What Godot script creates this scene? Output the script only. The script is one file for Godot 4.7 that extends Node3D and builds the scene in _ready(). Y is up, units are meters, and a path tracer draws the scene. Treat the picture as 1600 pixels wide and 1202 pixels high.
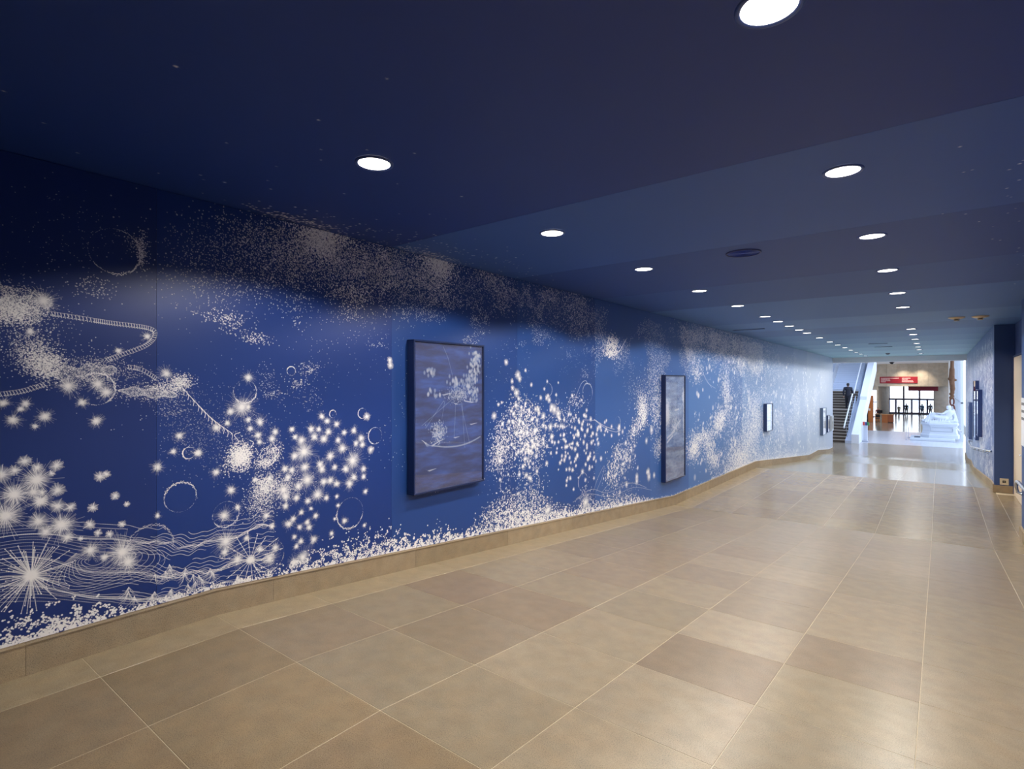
extends Node3D
# A blue mural corridor that steps down on ramps to a daylit hall.
# L = metres left of the camera's axis, D = metres along the corridor, U = metres above the lens. P() turns them into world space.
const EYE := 1.645
const WALL_L := 4.08
const END_D := 30.6
var org := Vector3.ZERO
var rng: RandomNumberGenerator
var mats := {}
var used := {}

var LENS: StandardMaterial3D
const LAMP_C := Color(1.0, 0.968, 0.925)
const LAMP_E := 4.4
const LAMP_E_R := 4.9
const SPOT_CONE := 73.5
const SPOT_BLEND := 0.2
const LENS_GLOW := 6.0
const FLOOR_ROUGH := 0.3
const POLISHED := 0.17


func _ready() -> void:
	var cam := Camera3D.new()
	cam.name = "camera"
	cam.keep_aspect = Camera3D.KEEP_HEIGHT
	cam.fov = rad_to_deg(2.0 * atan(601.0 / 851.5))
	cam.position = Vector3(0, EYE, 0)
	cam.rotation.y = atan(667.0 / 851.5)
	cam.near = 0.05
	cam.far = 500.0
	add_child(cam)
	cam.current = true
	var env := Environment.new()
	var sky := Sky.new()
	var sm := ProceduralSkyMaterial.new()
	sm.sky_top_color = Color(0.78, 0.86, 1.0)
	sm.sky_horizon_color = Color(0.90, 0.95, 1.0)
	sm.ground_horizon_color = Color(0.85, 0.88, 0.92)
	sm.ground_bottom_color = Color(0.7, 0.72, 0.75)
	sm.sky_energy_multiplier = 1.0
	sky.sky_material = sm
	env.background_mode = Environment.BG_SKY
	env.sky = sky
	env.background_energy_multiplier = 3.7
	env.tonemap_mode = Environment.TONE_MAPPER_LINEAR
	env.tonemap_exposure = 1.0
	env.sdfgi_enabled = true
	env.ssao_enabled = true
	env.ssil_enabled = true
	var we := WorldEnvironment.new()
	we.name = "environment"
	we.environment = env
	add_child(we)
	rng = RandomNumberGenerator.new()
	rng.seed = 1
	make_grain()
	build_setting()
	build_lamps()
	build_ceiling_fittings()
	build_pictures()
	build_right_side()
	build_stairs()
	build_statue()
	build_hall_things()
	build_people()

func P(l: float, d: float, u: float) -> Vector3:
	return Vector3(-l, u + EYE, -d)

func floor_u(d: float) -> float:
	if d < 1.755: return -1.645
	if d < 10.3: return -1.645 - (d - 1.755) / 12.12
	if d < 16.35: return -2.35
	if d < 24.5: return -2.35 - (d - 16.35) / 12.54
	if d < 26.6: return -3.0
	if d < 29.6: return -3.0 - (d - 26.6) / 12.0
	if d < 46.0: return -3.25
	if d < 64.0: return -3.25 - (d - 46.0) / 12.0
	return -4.75

const KINKS := [1.755, 10.3, 16.35, 24.5, 26.6, 29.6, 46.0, 64.0]

func cuts(d0: float, d1: float) -> Array:
	var a := [d0]
	for k in KINKS:
		if k > d0 + 0.001 and k < d1 - 0.001: a.append(k)
	a.append(d1)
	return a

# ---------------------------------------------------------------- nodes
func numbered(called: String) -> String:
	if not used.has(called):
		used[called] = 0
		return called
	used[called] += 1
	return "%s_%03d" % [called, used[called]]

func meta(o: Node, label := "", category := "", group := "", kind := "") -> Node:
	if label: o.set_meta("label", label)
	if category: o.set_meta("category", category)
	if group: o.set_meta("group", group)
	if kind: o.set_meta("kind", kind)
	return o

func thing(called: String, label: String, category: String, at: Vector3, group := "") -> Node3D:
	var o := Node3D.new()
	o.name = numbered(called)
	add_child(o, true)
	o.position = at
	org = at
	return meta(o, label, category, group) as Node3D

func setting(called: String, label: String, category: String, at := Vector3.ZERO) -> Node3D:
	var o := thing(called, label, category, at)
	o.set_meta("kind", "structure")
	return o

func new_st() -> SurfaceTool:
	var st := SurfaceTool.new()
	st.begin(Mesh.PRIMITIVE_TRIANGLES)
	st.set_smooth_group(-1)
	return st

func part(called: String, st: SurfaceTool, m: Material, parent: Node3D) -> MeshInstance3D:
	st.generate_normals()
	var o := MeshInstance3D.new()
	o.mesh = st.commit()
	o.material_override = m
	o.name = called
	o.cast_shadow = GeometryInstance3D.SHADOW_CASTING_SETTING_ON
	parent.add_child(o, true)
	return o

func solo(called: String, st: SurfaceTool, m: Material, label: String, category: String, group := "", kind := "") -> MeshInstance3D:
	st.generate_normals()
	var o := MeshInstance3D.new()
	o.mesh = st.commit()
	o.material_override = m
	o.name = numbered(called)
	add_child(o, true)
	o.position = org
	meta(o, label, category, group, kind)
	return o

# ---------------------------------------------------------------- shapes (world points, less org)
func tri(st: SurfaceTool, a: Vector3, b: Vector3, c: Vector3, mid: Vector3) -> void:
	var n := (a - c).cross(a - b)
	if n.dot((a + b + c) / 3.0 - mid) < 0.0:
		var t := b
		b = c
		c = t
	st.add_vertex(a - org)
	st.add_vertex(b - org)
	st.add_vertex(c - org)

func quad(st: SurfaceTool, a: Vector3, b: Vector3, c: Vector3, d: Vector3, mid: Vector3) -> void:
	tri(st, a, b, c, mid)
	tri(st, a, c, d, mid)

func hexa(st: SurfaceTool, p: Array) -> void:
	# p: 8 corners, bit 0 = x, bit 1 = y, bit 2 = z
	var mid := Vector3.ZERO
	for v in p: mid += v
	mid /= 8.0
	for f in [[0, 1, 3, 2], [4, 5, 7, 6], [0, 1, 5, 4], [2, 3, 7, 6], [0, 2, 6, 4], [1, 3, 7, 5]]:
		quad(st, p[f[0]], p[f[1]], p[f[2]], p[f[3]], mid)

func box(st: SurfaceTool, a: Vector3, b: Vector3) -> void:
	var p := []
	for i in 8:
		p.append(Vector3(b.x if i & 1 else a.x, b.y if i & 2 else a.y, b.z if i & 4 else a.z))
	hexa(st, p)

func cbox(st: SurfaceTool, a0: Vector3, b0: Vector3, c: float) -> void:
	# box with chamfered edges
	var a := a0.min(b0)
	var b := a0.max(b0)
	var mid := (a + b) / 2.0
	var h := (b - a) / 2.0
	c = minf(c, minf(h.x, minf(h.y, h.z)) * 0.9)
	var cs := [Vector3(c, c, 0), Vector3(0, c, c), Vector3(c, 0, c)]
	for sx in [-1, 1]:
		for sy in [-1, 1]:
			for sz in [-1, 1]:
				var s := Vector3(sx, sy, sz)
				tri(st, mid + (h - cs[0]) * s, mid + (h - cs[1]) * s, mid + (h - cs[2]) * s, mid)
	var ax := [[0, 1, 2], [1, 2, 0], [2, 0, 1]]
	for k in ax:
		for s in [-1, 1]:
			var q4 := []
			for w in [[-1, -1], [1, -1], [1, 1], [-1, 1]]:
				var v := Vector3.ZERO
				v[k[0]] = h[k[0]] * s
				v[k[1]] = (h[k[1]] - c) * w[0]
				v[k[2]] = (h[k[2]] - c) * w[1]
				q4.append(mid + v)
			quad(st, q4[0], q4[1], q4[2], q4[3], mid)
		for s1 in [-1, 1]:
			for s2 in [-1, 1]:
				var q5 := []
				for w in [[0, -1], [0, 1], [1, 1], [1, -1]]:
					var v := Vector3.ZERO
					v[k[0]] = (h[k[0]] - c) * w[1]
					v[k[1]] = (h[k[1]] - (c if w[0] else 0.0)) * s1
					v[k[2]] = (h[k[2]] - (0.0 if w[0] else c)) * s2
					q5.append(mid + v)
				quad(st, q5[0], q5[1], q5[2], q5[3], mid)

func lbox(st: SurfaceTool, l0: float, l1: float, d0: float, d1: float, u0: float, u1: float, c := 0.0) -> void:
	if c > 0.0: cbox(st, P(l0, d0, u0), P(l1, d1, u1), c)
	else: box(st, P(l0, d0, u0), P(l1, d1, u1))

func slope_box(st: SurfaceTool, l0: float, l1: float, d0: float, d1: float, bot0: float, bot1: float, top0: float, top1: float) -> void:
	hexa(st, [P(l0, d0, bot0), P(l1, d0, bot0), P(l0, d0, top0), P(l1, d0, top0), P(l0, d1, bot1), P(l1, d1, bot1), P(l0, d1, top1), P(l1, d1, top1)])

func tube(st: SurfaceTool, pts: Array, r: float, n := 10) -> void:
	st.set_smooth_group(0)
	var rings := []
	var up := Vector3(0.13, 1, 0.07).normalized()
	for i in pts.size():
		var t: Vector3 = (pts[mini(i + 1, pts.size() - 1)] - pts[maxi(i - 1, 0)]).normalized()
		var x := t.cross(up if absf(t.dot(up)) < 0.95 else Vector3.RIGHT).normalized()
		var y := t.cross(x)
		var ring := []
		for k in n: ring.append(pts[i] + (x * cos(TAU * k / n) + y * sin(TAU * k / n)) * r)
		rings.append(ring)
	for i in pts.size() - 1:
		var mid: Vector3 = (pts[i] + pts[i + 1]) / 2.0
		for k in n: quad(st, rings[i][k], rings[i][(k + 1) % n], rings[i + 1][(k + 1) % n], rings[i + 1][k], mid)
	st.set_smooth_group(-1)
	for k in range(1, n - 1):
		tri(st, rings[0][0], rings[0][k], rings[0][k + 1], pts[1])
		tri(st, rings[-1][0], rings[-1][k], rings[-1][k + 1], pts[-2])

func lathe(st: SurfaceTool, at: Vector3, prof: Array, n := 28, smooth := false) -> void:
	# prof: [radius, height] pairs, turned round y; the inside of the profile is towards its mean radius
	st.set_smooth_group(0 if smooth else -1)
	for i in prof.size() - 1:
		for k in n:
			var a := TAU * k / n
			var b := TAU * (k + 1) / n
			var da := Vector3(cos(a), 0, sin(a))
			var db := Vector3(cos(b), 0, sin(b))
			var q0: Vector3 = at + da * prof[i][0] + Vector3.UP * prof[i][1]
			var q1: Vector3 = at + db * prof[i][0] + Vector3.UP * prof[i][1]
			var q2: Vector3 = at + db * prof[i + 1][0] + Vector3.UP * prof[i + 1][1]
			var q3: Vector3 = at + da * prof[i + 1][0] + Vector3.UP * prof[i + 1][1]
			var e := Vector2(prof[i + 1][0] - prof[i][0], prof[i + 1][1] - prof[i][1])
			var nrm := (da + db).normalized() * e.y - Vector3.UP * e.x   # to the right of the walk
			var mid := (q0 + q1 + q2 + q3) / 4.0 - nrm
			if prof[i][0] > 0.0001: tri(st, q0, q1, q2, mid)
			if prof[i + 1][0] > 0.0001: tri(st, q0, q2, q3, mid)
	st.set_smooth_group(-1)

func ring_tube(st: SurfaceTool, c: Vector3, rx: float, ry: float, r: float, axis_x: Vector3, axis_y: Vector3, n := 16) -> void:
	var pts := []
	for i in n + 1: pts.append(c + axis_x * rx * cos(TAU * i / n) + axis_y * ry * sin(TAU * i / n))
	tube(st, pts, r, 8)

# a smooth body from tapered capsules [a, b, ra, rb], meshed as surface nets
func blob(st: SurfaceTool, bones: Array, cell: float, k: float) -> void:
	var lo := Vector3.INF
	var hi := -Vector3.INF
	for b in bones:
		var r := maxf(b[2], b[3]) + k + cell * 2.0
		lo = lo.min(b[0] - Vector3.ONE * r).min(b[1] - Vector3.ONE * r)
		hi = hi.max(b[0] + Vector3.ONE * r).max(b[1] + Vector3.ONE * r)
	var nx := int((hi.x - lo.x) / cell) + 2
	var ny := int((hi.y - lo.y) / cell) + 2
	var nz := int((hi.z - lo.z) / cell) + 2
	var f := PackedFloat32Array()
	f.resize(nx * ny * nz)
	f.fill(1.0)
	for b in bones:
		var p0: Vector3 = b[0]
		var p1: Vector3 = b[1]
		var r0: float = b[2]
		var r1: float = b[3]
		var m := maxf(r0, r1) + k + cell * 1.5
		var c0 := (p0.min(p1) - Vector3.ONE * m - lo) / cell
		var c1 := (p0.max(p1) + Vector3.ONE * m - lo) / cell
		var ab := p1 - p0
		var len2 := maxf(ab.length_squared(), 1e-9)
		for z in range(maxi(0, int(c0.z)), mini(nz, int(c1.z) + 1)):
			for y in range(maxi(0, int(c0.y)), mini(ny, int(c1.y) + 1)):
				for x in range(maxi(0, int(c0.x)), mini(nx, int(c1.x) + 1)):
					var q := lo + Vector3(x, y, z) * cell
					var t := clampf((q - p0).dot(ab) / len2, 0.0, 1.0)
					var d := q.distance_to(p0 + ab * t) - lerpf(r0, r1, t)
					var i := (z * ny + y) * nx + x
					var e := f[i]
					var h := maxf(k - absf(d - e), 0.0) / k
					f[i] = minf(d, e) - h * h * k * 0.25
	var at := {}
	var offs := [0, 1, nx, nx + 1, nx * ny, nx * ny + 1, nx * ny + nx, nx * ny + nx + 1]
	for z in nz - 1:
		for y in ny - 1:
			var row := (z * ny + y) * nx
			for x in nx - 1:
				var i := row + x
				var s := f[i] < 0.0
				var mixed := false
				for o in offs:
					if (f[i + o] < 0.0) != s:
						mixed = true
						break
				if not mixed: continue
				var sum := Vector3.ZERO
				var cnt := 0
				for e in [[0, 1], [2, 3], [4, 5], [6, 7], [0, 2], [1, 3], [4, 6], [5, 7], [0, 4], [1, 5], [2, 6], [3, 7]]:
					var fa := f[i + offs[e[0]]]
					var fb := f[i + offs[e[1]]]
					if (fa < 0.0) != (fb < 0.0):
						var t := fa / (fa - fb)
						var pa := Vector3(e[0] & 1, (e[0] >> 1) & 1, e[0] >> 2)
						var pb := Vector3(e[1] & 1, (e[1] >> 1) & 1, e[1] >> 2)
						sum += pa.lerp(pb, t)
						cnt += 1
				at[i] = lo + (Vector3(x, y, z) + sum / cnt) * cell
	st.set_smooth_group(0)
	for i in at.keys():
		var x: int = i % nx
		var y: int = (i / nx) % ny
		var z: int = i / (nx * ny)
		for ax in 3:
			var step: int = [1, nx, nx * ny][ax]
			if (f[i] < 0.0) == (f[i + step] < 0.0): continue
			var u: int = [nx, nx * ny, 1][ax]
			var v: int = [nx * ny, 1, nx][ax]
			if not (at.has(i - u) and at.has(i - v) and at.has(i - u - v)): continue
			var dir := Vector3.ZERO
			dir[ax] = 1.0 if f[i] < 0.0 else -1.0
			var mid: Vector3 = (at[i] + at[i - u - v]) / 2.0 - dir * cell
			quad(st, at[i], at[i - u], at[i - u - v], at[i - v], mid)
	st.set_smooth_group(-1)

# ---------------------------------------------------------------- materials
func mat(c: Color, rough := 0.6, metal := 0.0) -> StandardMaterial3D:
	var key := "%s %.3f %.2f" % [c.to_html(), rough, metal]
	if not mats.has(key):
		var m := StandardMaterial3D.new()
		m.albedo_color = c
		m.roughness = rough
		m.metallic = metal
		mats[key] = m
	return mats[key]

func glow(c: Color, e: float) -> StandardMaterial3D:
	var m := StandardMaterial3D.new()
	m.albedo_color = Color(0.9, 0.9, 0.9)
	m.emission_enabled = true
	m.emission = c
	m.emission_energy_multiplier = e
	return m

func glass(c: Color, a: float) -> StandardMaterial3D:
	var m := StandardMaterial3D.new()
	m.albedo_color = Color(c.r, c.g, c.b, a)
	m.transparency = BaseMaterial3D.TRANSPARENCY_ALPHA
	m.roughness = 0.03
	return m

var grain_tex: ImageTexture
var relief_tex: ImageTexture

func make_grain() -> void:
	# sandstone: soft clouds, fine speckle and short streaks along the bed
	var fine := FastNoiseLite.new()
	fine.seed = 3
	fine.frequency = 0.35
	var cloud := FastNoiseLite.new()
	cloud.seed = 8
	cloud.frequency = 0.012
	cloud.fractal_octaves = 5
	var bed := FastNoiseLite.new()
	bed.seed = 21
	bed.frequency = 0.02
	var a := fine.get_seamless_image(512, 512)
	var b := cloud.get_seamless_image(512, 512)
	var s := bed.get_seamless_image(512, 512)
	var da := a.get_data()
	var db := b.get_data()
	var ds := s.get_data()
	var out := PackedByteArray()
	out.resize(512 * 512 * 3)
	var rel := PackedByteArray()
	rel.resize(512 * 512)
	for y in 512:
		for x in 512:
			var i := y * 512 + x
			var st := ds[((y * 7) % 512) * 512 + x] / 255.0 - 0.5
			var v := 0.87 + (da[i] / 255.0 - 0.5) * 0.34 + (db[i] / 255.0 - 0.5) * 0.10 + st * 0.03
			if da[i] < 64: v -= 0.14
			v = clampf(v, 0.3, 1.0)
			var w := (db[(i + 7777) % 262144] / 255.0 - 0.5) * 0.03
			out[i * 3] = int(clampf(v + w, 0, 1) * 255)
			out[i * 3 + 1] = int(v * 255)
			out[i * 3 + 2] = int(clampf(v - w, 0, 1) * 255)
			rel[i] = int(clampf(0.5 + (da[i] / 255.0 - 0.5) * 0.8 + (db[i] / 255.0 - 0.5) * 0.15, 0, 1) * 255)
	grain_tex = ImageTexture.create_from_image(Image.create_from_data(512, 512, false, Image.FORMAT_RGB8, out))
	relief_tex = ImageTexture.create_from_image(Image.create_from_data(512, 512, false, Image.FORMAT_L8, rel))

func stone(c: Color, rough: float, scale := 0.9, relief := 0.02) -> StandardMaterial3D:
	var key := "stone %s %.3f %.2f" % [c.to_html(), rough, scale]
	if not mats.has(key):
		var m := StandardMaterial3D.new()
		m.albedo_color = c
		m.albedo_texture = grain_tex
		m.roughness = rough
		m.metallic_specular = 0.44
		m.uv1_triplanar = true
		m.uv1_world_triplanar = true
		m.uv1_scale = Vector3.ONE * scale
		if relief > 0.0:
			m.heightmap_enabled = true
			m.heightmap_texture = relief_tex
			m.heightmap_scale = relief
		mats[key] = m
	return mats[key]

# ---------------------------------------------------------------- the printed ink of the mural: one byte per texel
var ink: PackedByteArray
var iw := 0
var ih := 0
var idx0 := 0.0
var itop := 0.0
var isx := 1.0
var isy := 1.0

func canvas(d0: float, d1: float, top: float, bot: float, sx: float, sy: float) -> void:
	idx0 = d0
	itop = top
	isx = sx
	isy = sy
	iw = int((d1 - d0) * sx)
	ih = int((top - bot) * sy)
	ink = PackedByteArray()
	ink.resize(iw * ih)

func seen(d: float, r: float) -> bool:
	return d + r > idx0 and d - r < idx0 + iw / isx

func dot(d: float, u: float, r: float, a: float) -> void:
	var cx := (d - idx0) * isx
	var cy := (itop - u) * isy
	var rx := r * isx
	var ry := r * isy
	if rx < 0.5:
		a *= maxf(rx / 0.5, 0.25)
		rx = 0.5
	if ry < 0.5:
		a *= maxf(ry / 0.5, 0.25)
		ry = 0.5
	var edge := 0.5 / minf(rx, ry)
	for y in range(maxi(0, int(cy - ry - 0.5)), mini(ih, int(cy + ry + 1.5))):
		var dy := (y + 0.5 - cy) / ry
		for x in range(maxi(0, int(cx - rx - 0.5)), mini(iw, int(cx + rx + 1.5))):
			var dx := (x + 0.5 - cx) / rx
			var t := clampf((1.0 + edge - sqrt(dx * dx + dy * dy)) / (2.0 * edge), 0.0, 1.0)
			if t > 0.0:
				var i := y * iw + x
				ink[i] = maxi(ink[i], int(255.0 * (1.0 - (1.0 - ink[i] / 255.0) * (1.0 - t * a))))

func puff(d: float, u: float, r: float, a: float) -> void:
	# a soft round brush mark, dense in the middle
	var cx := (d - idx0) * isx
	var cy := (itop - u) * isy
	var rx := r * isx
	var ry := r * isy
	for y in range(maxi(0, int(cy - ry)), mini(ih, int(cy + ry + 1))):
		var dy := (y + 0.5 - cy) / ry
		for x in range(maxi(0, int(cx - rx)), mini(iw, int(cx + rx + 1))):
			var dx := (x + 0.5 - cx) / rx
			var t := 1.0 - sqrt(dx * dx + dy * dy)
			if t > 0.0:
				var i := y * iw + x
				var s := minf(1.0, t * 1.9)
				ink[i] = int(255.0 * (1.0 - (1.0 - ink[i] / 255.0) * (1.0 - s * a)))

func line(d0: float, u0: float, d1: float, u1: float, r: float, a: float) -> void:
	var px := Vector2((d1 - d0) * isx, (u1 - u0) * isy).length()
	var step := maxf(0.7, r * minf(isx, isy) * 0.8)
	var n := maxi(1, int(px / step))
	for i in n + 1:
		var t := float(i) / n
		dot(lerpf(d0, d1, t), lerpf(u0, u1, t), r, a)

func burst(d: float, u: float, r: float, rays: int, w: float, a: float) -> void:
	if not seen(d, r * 1.3): return
	for i in rays:
		var an := TAU * (i + rng.randf() * 0.8) / rays
		var l := r * (0.35 + 0.8 * rng.randf())
		line(d, u, d + cos(an) * l * 0.55, u + sin(an) * l * 0.55, w, a)
		line(d + cos(an) * l * 0.55, u + sin(an) * l * 0.55, d + cos(an) * l, u + sin(an) * l, w * 0.6, a * 0.7)
	puff(d, u, r * 0.62, 0.2 * a)
	puff(d, u, r * 0.17, 0.9 * a)

func ring(d: float, u: float, r: float, a: float) -> void:
	if not seen(d, r * 1.3): return
	var n := int(r * 1500.0) + 60
	var ph := rng.randf() * TAU
	for i in n:
		var an := TAU * i / n
		var heavy := clampf(0.5 + 0.7 * cos(an - ph) + 0.25 * sin(an * 7.0 + ph), 0.0, 1.0)
		if rng.randf() > 0.45 + 0.55 * heavy: continue
		var q := r * (1.0 + rng.randfn(0.0, 0.006 + 0.03 * heavy * heavy))
		dot(d + cos(an) * q, u + sin(an) * q, rng.randf_range(0.0009, 0.0018) + 0.0016 * heavy, a * (0.55 + 0.45 * heavy))

func cloud(d: float, u: float, sx: float, sy: float, n: int, r: float, a: float) -> void:
	if not seen(d, sx * 3.0): return
	for i in n:
		var e := rng.randf_range(0.55, 1.25)
		dot(d + rng.randfn() * sx, u + rng.randfn() * sy, r * e * 0.8, a * rng.randf_range(0.5, 1.0))

func dust(d0: float, d1: float, u0: float, u1: float, n: int, freq: float, thr: float, r: float, a: float, sd: int) -> void:
	var f := FastNoiseLite.new()
	f.seed = sd
	f.frequency = freq
	f.fractal_octaves = 4
	for i in n:
		var d := rng.randf_range(d0, d1)
		var u := rng.randf_range(u0, u1)
		var v := f.get_noise_2d(d, u) * 1.6 + 0.5
		var e := clampf(minf(d - d0, d1 - d) / (d1 - d0) * 4.0, 0.0, 1.0) * clampf(minf(u - u0, (u1 - u) * 4.0) / (u1 - u0) * 3.0, 0.0, 1.0)
		if v > thr + rng.randf() * 0.35 + (1.0 - e) * 0.5:
			dot(d, u, r * rng.randf_range(0.5, 1.4), a * rng.randf_range(0.45, 1.0))

func ink_mat(c: Color, t: ImageTexture, rough: float, white: ImageTexture) -> StandardMaterial3D:
	var m := StandardMaterial3D.new()
	m.albedo_color = c
	m.roughness = rough
	m.detail_enabled = true
	m.detail_blend_mode = BaseMaterial3D.BLEND_MODE_MIX
	m.detail_albedo = white
	m.detail_mask = t
	m.texture_repeat = false
	return m

func ink_tex() -> ImageTexture:
	return ImageTexture.create_from_image(Image.create_from_data(iw, ih, false, Image.FORMAT_L8, ink))

func white_tex(c: Color) -> ImageTexture:
	var im := Image.create(4, 4, false, Image.FORMAT_RGBA8)
	im.fill(c)
	return ImageTexture.create_from_image(im)

# ---------------------------------------------------------------- the setting
const SEAMS := [-2.5, 0.0, 1.39, 3.36, 5.31, 7.24, 9.23, 11.14, 13.44, 15.06, 17.41, 19.05, 21.5, 24.0, 27.0, 30.6]
var uv_on := 0
var uv_r := [0.0, 1.0, 0.0, 1.0]

func utri(st: SurfaceTool, a: Vector3, b: Vector3, c: Vector3, mid: Vector3) -> void:
	# like tri(), with texture coordinates laid along the corridor
	var n := (a - c).cross(a - b)
	var q := [a, b, c] if n.dot((a + b + c) / 3.0 - mid) >= 0.0 else [a, c, b]
	for v in q:
		var w: Vector3 = v
		var along: float = (-w.z - uv_r[0]) / uv_r[1]
		var other: float = (uv_r[2] - (w.y - EYE)) / uv_r[3] if uv_on == 1 else (uv_r[2] + w.x) / uv_r[3]
		st.set_uv(Vector2(along, other))
		st.add_vertex(w - org)

func uhexa(st: SurfaceTool, p: Array) -> void:
	var mid := Vector3.ZERO
	for v in p: mid += v
	mid /= 8.0
	for f in [[0, 1, 3, 2], [4, 5, 7, 6], [0, 1, 5, 4], [2, 3, 7, 6], [0, 2, 6, 4], [1, 3, 7, 5]]:
		utri(st, p[f[0]], p[f[1]], p[f[2]], mid)
		utri(st, p[f[0]], p[f[2]], p[f[3]], mid)

func uslope(st: SurfaceTool, l0: float, l1: float, d0: float, d1: float, bot0: float, bot1: float, top0: float, top1: float) -> void:
	uhexa(st, [P(l0, d0, bot0), P(l1, d0, bot0), P(l0, d0, top0), P(l1, d0, top0), P(l0, d1, bot1), P(l1, d1, bot1), P(l0, d1, top1), P(l1, d1, top1)])

func draw_mural() -> void:
	# everything that is printed on the long wall; each group of panels draws the stretch it shows
	rng.seed = 77
	dust(-2.5, 2.0, -1.3, 1.25, 1500, 0.9, 0.42, 0.0024, 0.7, 4)
	dust(1.2, 8.0, 0.35, 1.295, 18000, 1.9, 0.62, 0.0036, 0.75, 9)
	dust(1.8, 7.5, 0.70, 1.298, 15000, 2.4, 0.60, 0.0042, 0.95, 15)
	dust(1.2, 12.0, -2.1, 0.6, 5200, 0.7, 0.46, 0.0034, 0.75, 5)
	dust(6.0, 13.5, 0.1, 1.2, 15000, 0.8, 0.36, 0.006, 0.6, 6)
	dust(11.5, 30.0, -3.0, 1.15, 30000, 0.42, 0.36, 0.011, 0.6, 12)
	dust(10.5, 19.0, 0.2, 1.2, 20000, 0.5, 0.30, 0.010, 0.6, 13)
	dust(15.5, 27.0, -2.6, 0.0, 22000, 0.5, 0.34, 0.012, 0.65, 14)
	for i in 330:
		var d := rng.randf_range(11.5, 28.0)
		var top := 0.8
		puff(d, lerpf(floor_u(d) + 0.3, top, rng.randf()), rng.randf_range(0.03, 0.085), rng.randf_range(0.35, 0.8))
	for c in CLOUDS_A: cloud(c[0], c[1], c[2], c[3], int(c[4]), c[5], c[6])
	for c in CLOUDS_B: cloud(c[0], c[1], c[2], c[3], int(c[4]), c[5], c[6])
	for r in RINGS: ring(r[0], r[1], r[2], r[3])
	for p in PUFFS_A:
		if seen(p[0], p[2]): brush(p[0], p[1], p[2])
	for p in PUFFS_B:
		if seen(p[0], p[2]): brush(p[0], p[1], p[2])
	for b in BURSTS: burst(b[0], b[1], b[2] * 1.35, int(40 + b[2] * 260), 0.0008 + b[2] * 0.002, 0.8)
	for b in BIG_BURSTS: burst(b[0], b[1], b[2] * 1.05, 58, 0.0011, 0.9)
	for s in STROKES: stroke(s)
	waves()
	wheel(2.015, -1.32, 0.25)
	sparkle(0.757, -1.09, 0.17)
	shell(1.80, -1.60)
	shapes()
	frost()

func brush(d: float, u: float, r: float) -> void:
	puff(d, u, r * 1.2, 0.38)
	puff(d, u, r * 0.55, 0.75)
	for i in 26:
		var an := rng.randf() * TAU
		var l := r * rng.randf_range(0.8, 1.4)
		line(d, u, d + cos(an) * l, u + sin(an) * l, 0.0010, 0.42)

func stroke(s: Array) -> void:
	var n: int = (s.size() - 2) / 2
	var c := Curve3D.new()
	for i in n:
		c.add_point(Vector3(s[2 + i * 2], s[3 + i * 2], 0))
	for i in n:
		var a := c.get_point_position(maxi(i - 1, 0))
		var b := c.get_point_position(mini(i + 1, n - 1))
		c.set_point_out(i, (b - a) * 0.17)
		c.set_point_in(i, (a - b) * 0.17)
	c.bake_interval = 0.01
	var pts := c.get_baked_points()
	for i in pts.size() - 1:
		var p := pts[i]
		var q := pts[i + 1]
		var t := (q - p).normalized()
		if s[1] == 1:   # a braid: two scalloped strands and ticks between
			var o := Vector3(-t.y, t.x, 0) * 0.011
			line(p.x + o.x, p.y + o.y, q.x + o.x, q.y + o.y, 0.0009, s[0] * 0.6)
			if i % 2 == 0: line(p.x + o.x, p.y + o.y, q.x - o.x * 1.5, q.y - o.y * 1.5, 0.0014, s[0] * 0.8)
			if i % 2 == 0: dot(p.x - o.x, p.y - o.y, 0.003, s[0])
		elif s[1] == 2:   # a stem with hooked barbs
			line(p.x, p.y, q.x, q.y, 0.002, s[0])
			if i % 6 == 0:
				line(p.x, p.y, p.x + 0.012, p.y - 0.022, 0.002, s[0])
				line(p.x + 0.012, p.y - 0.022, p.x + 0.006, p.y - 0.05, 0.0017, s[0])
		else:
			line(p.x, p.y, q.x, q.y, 0.0024, s[0])

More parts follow.
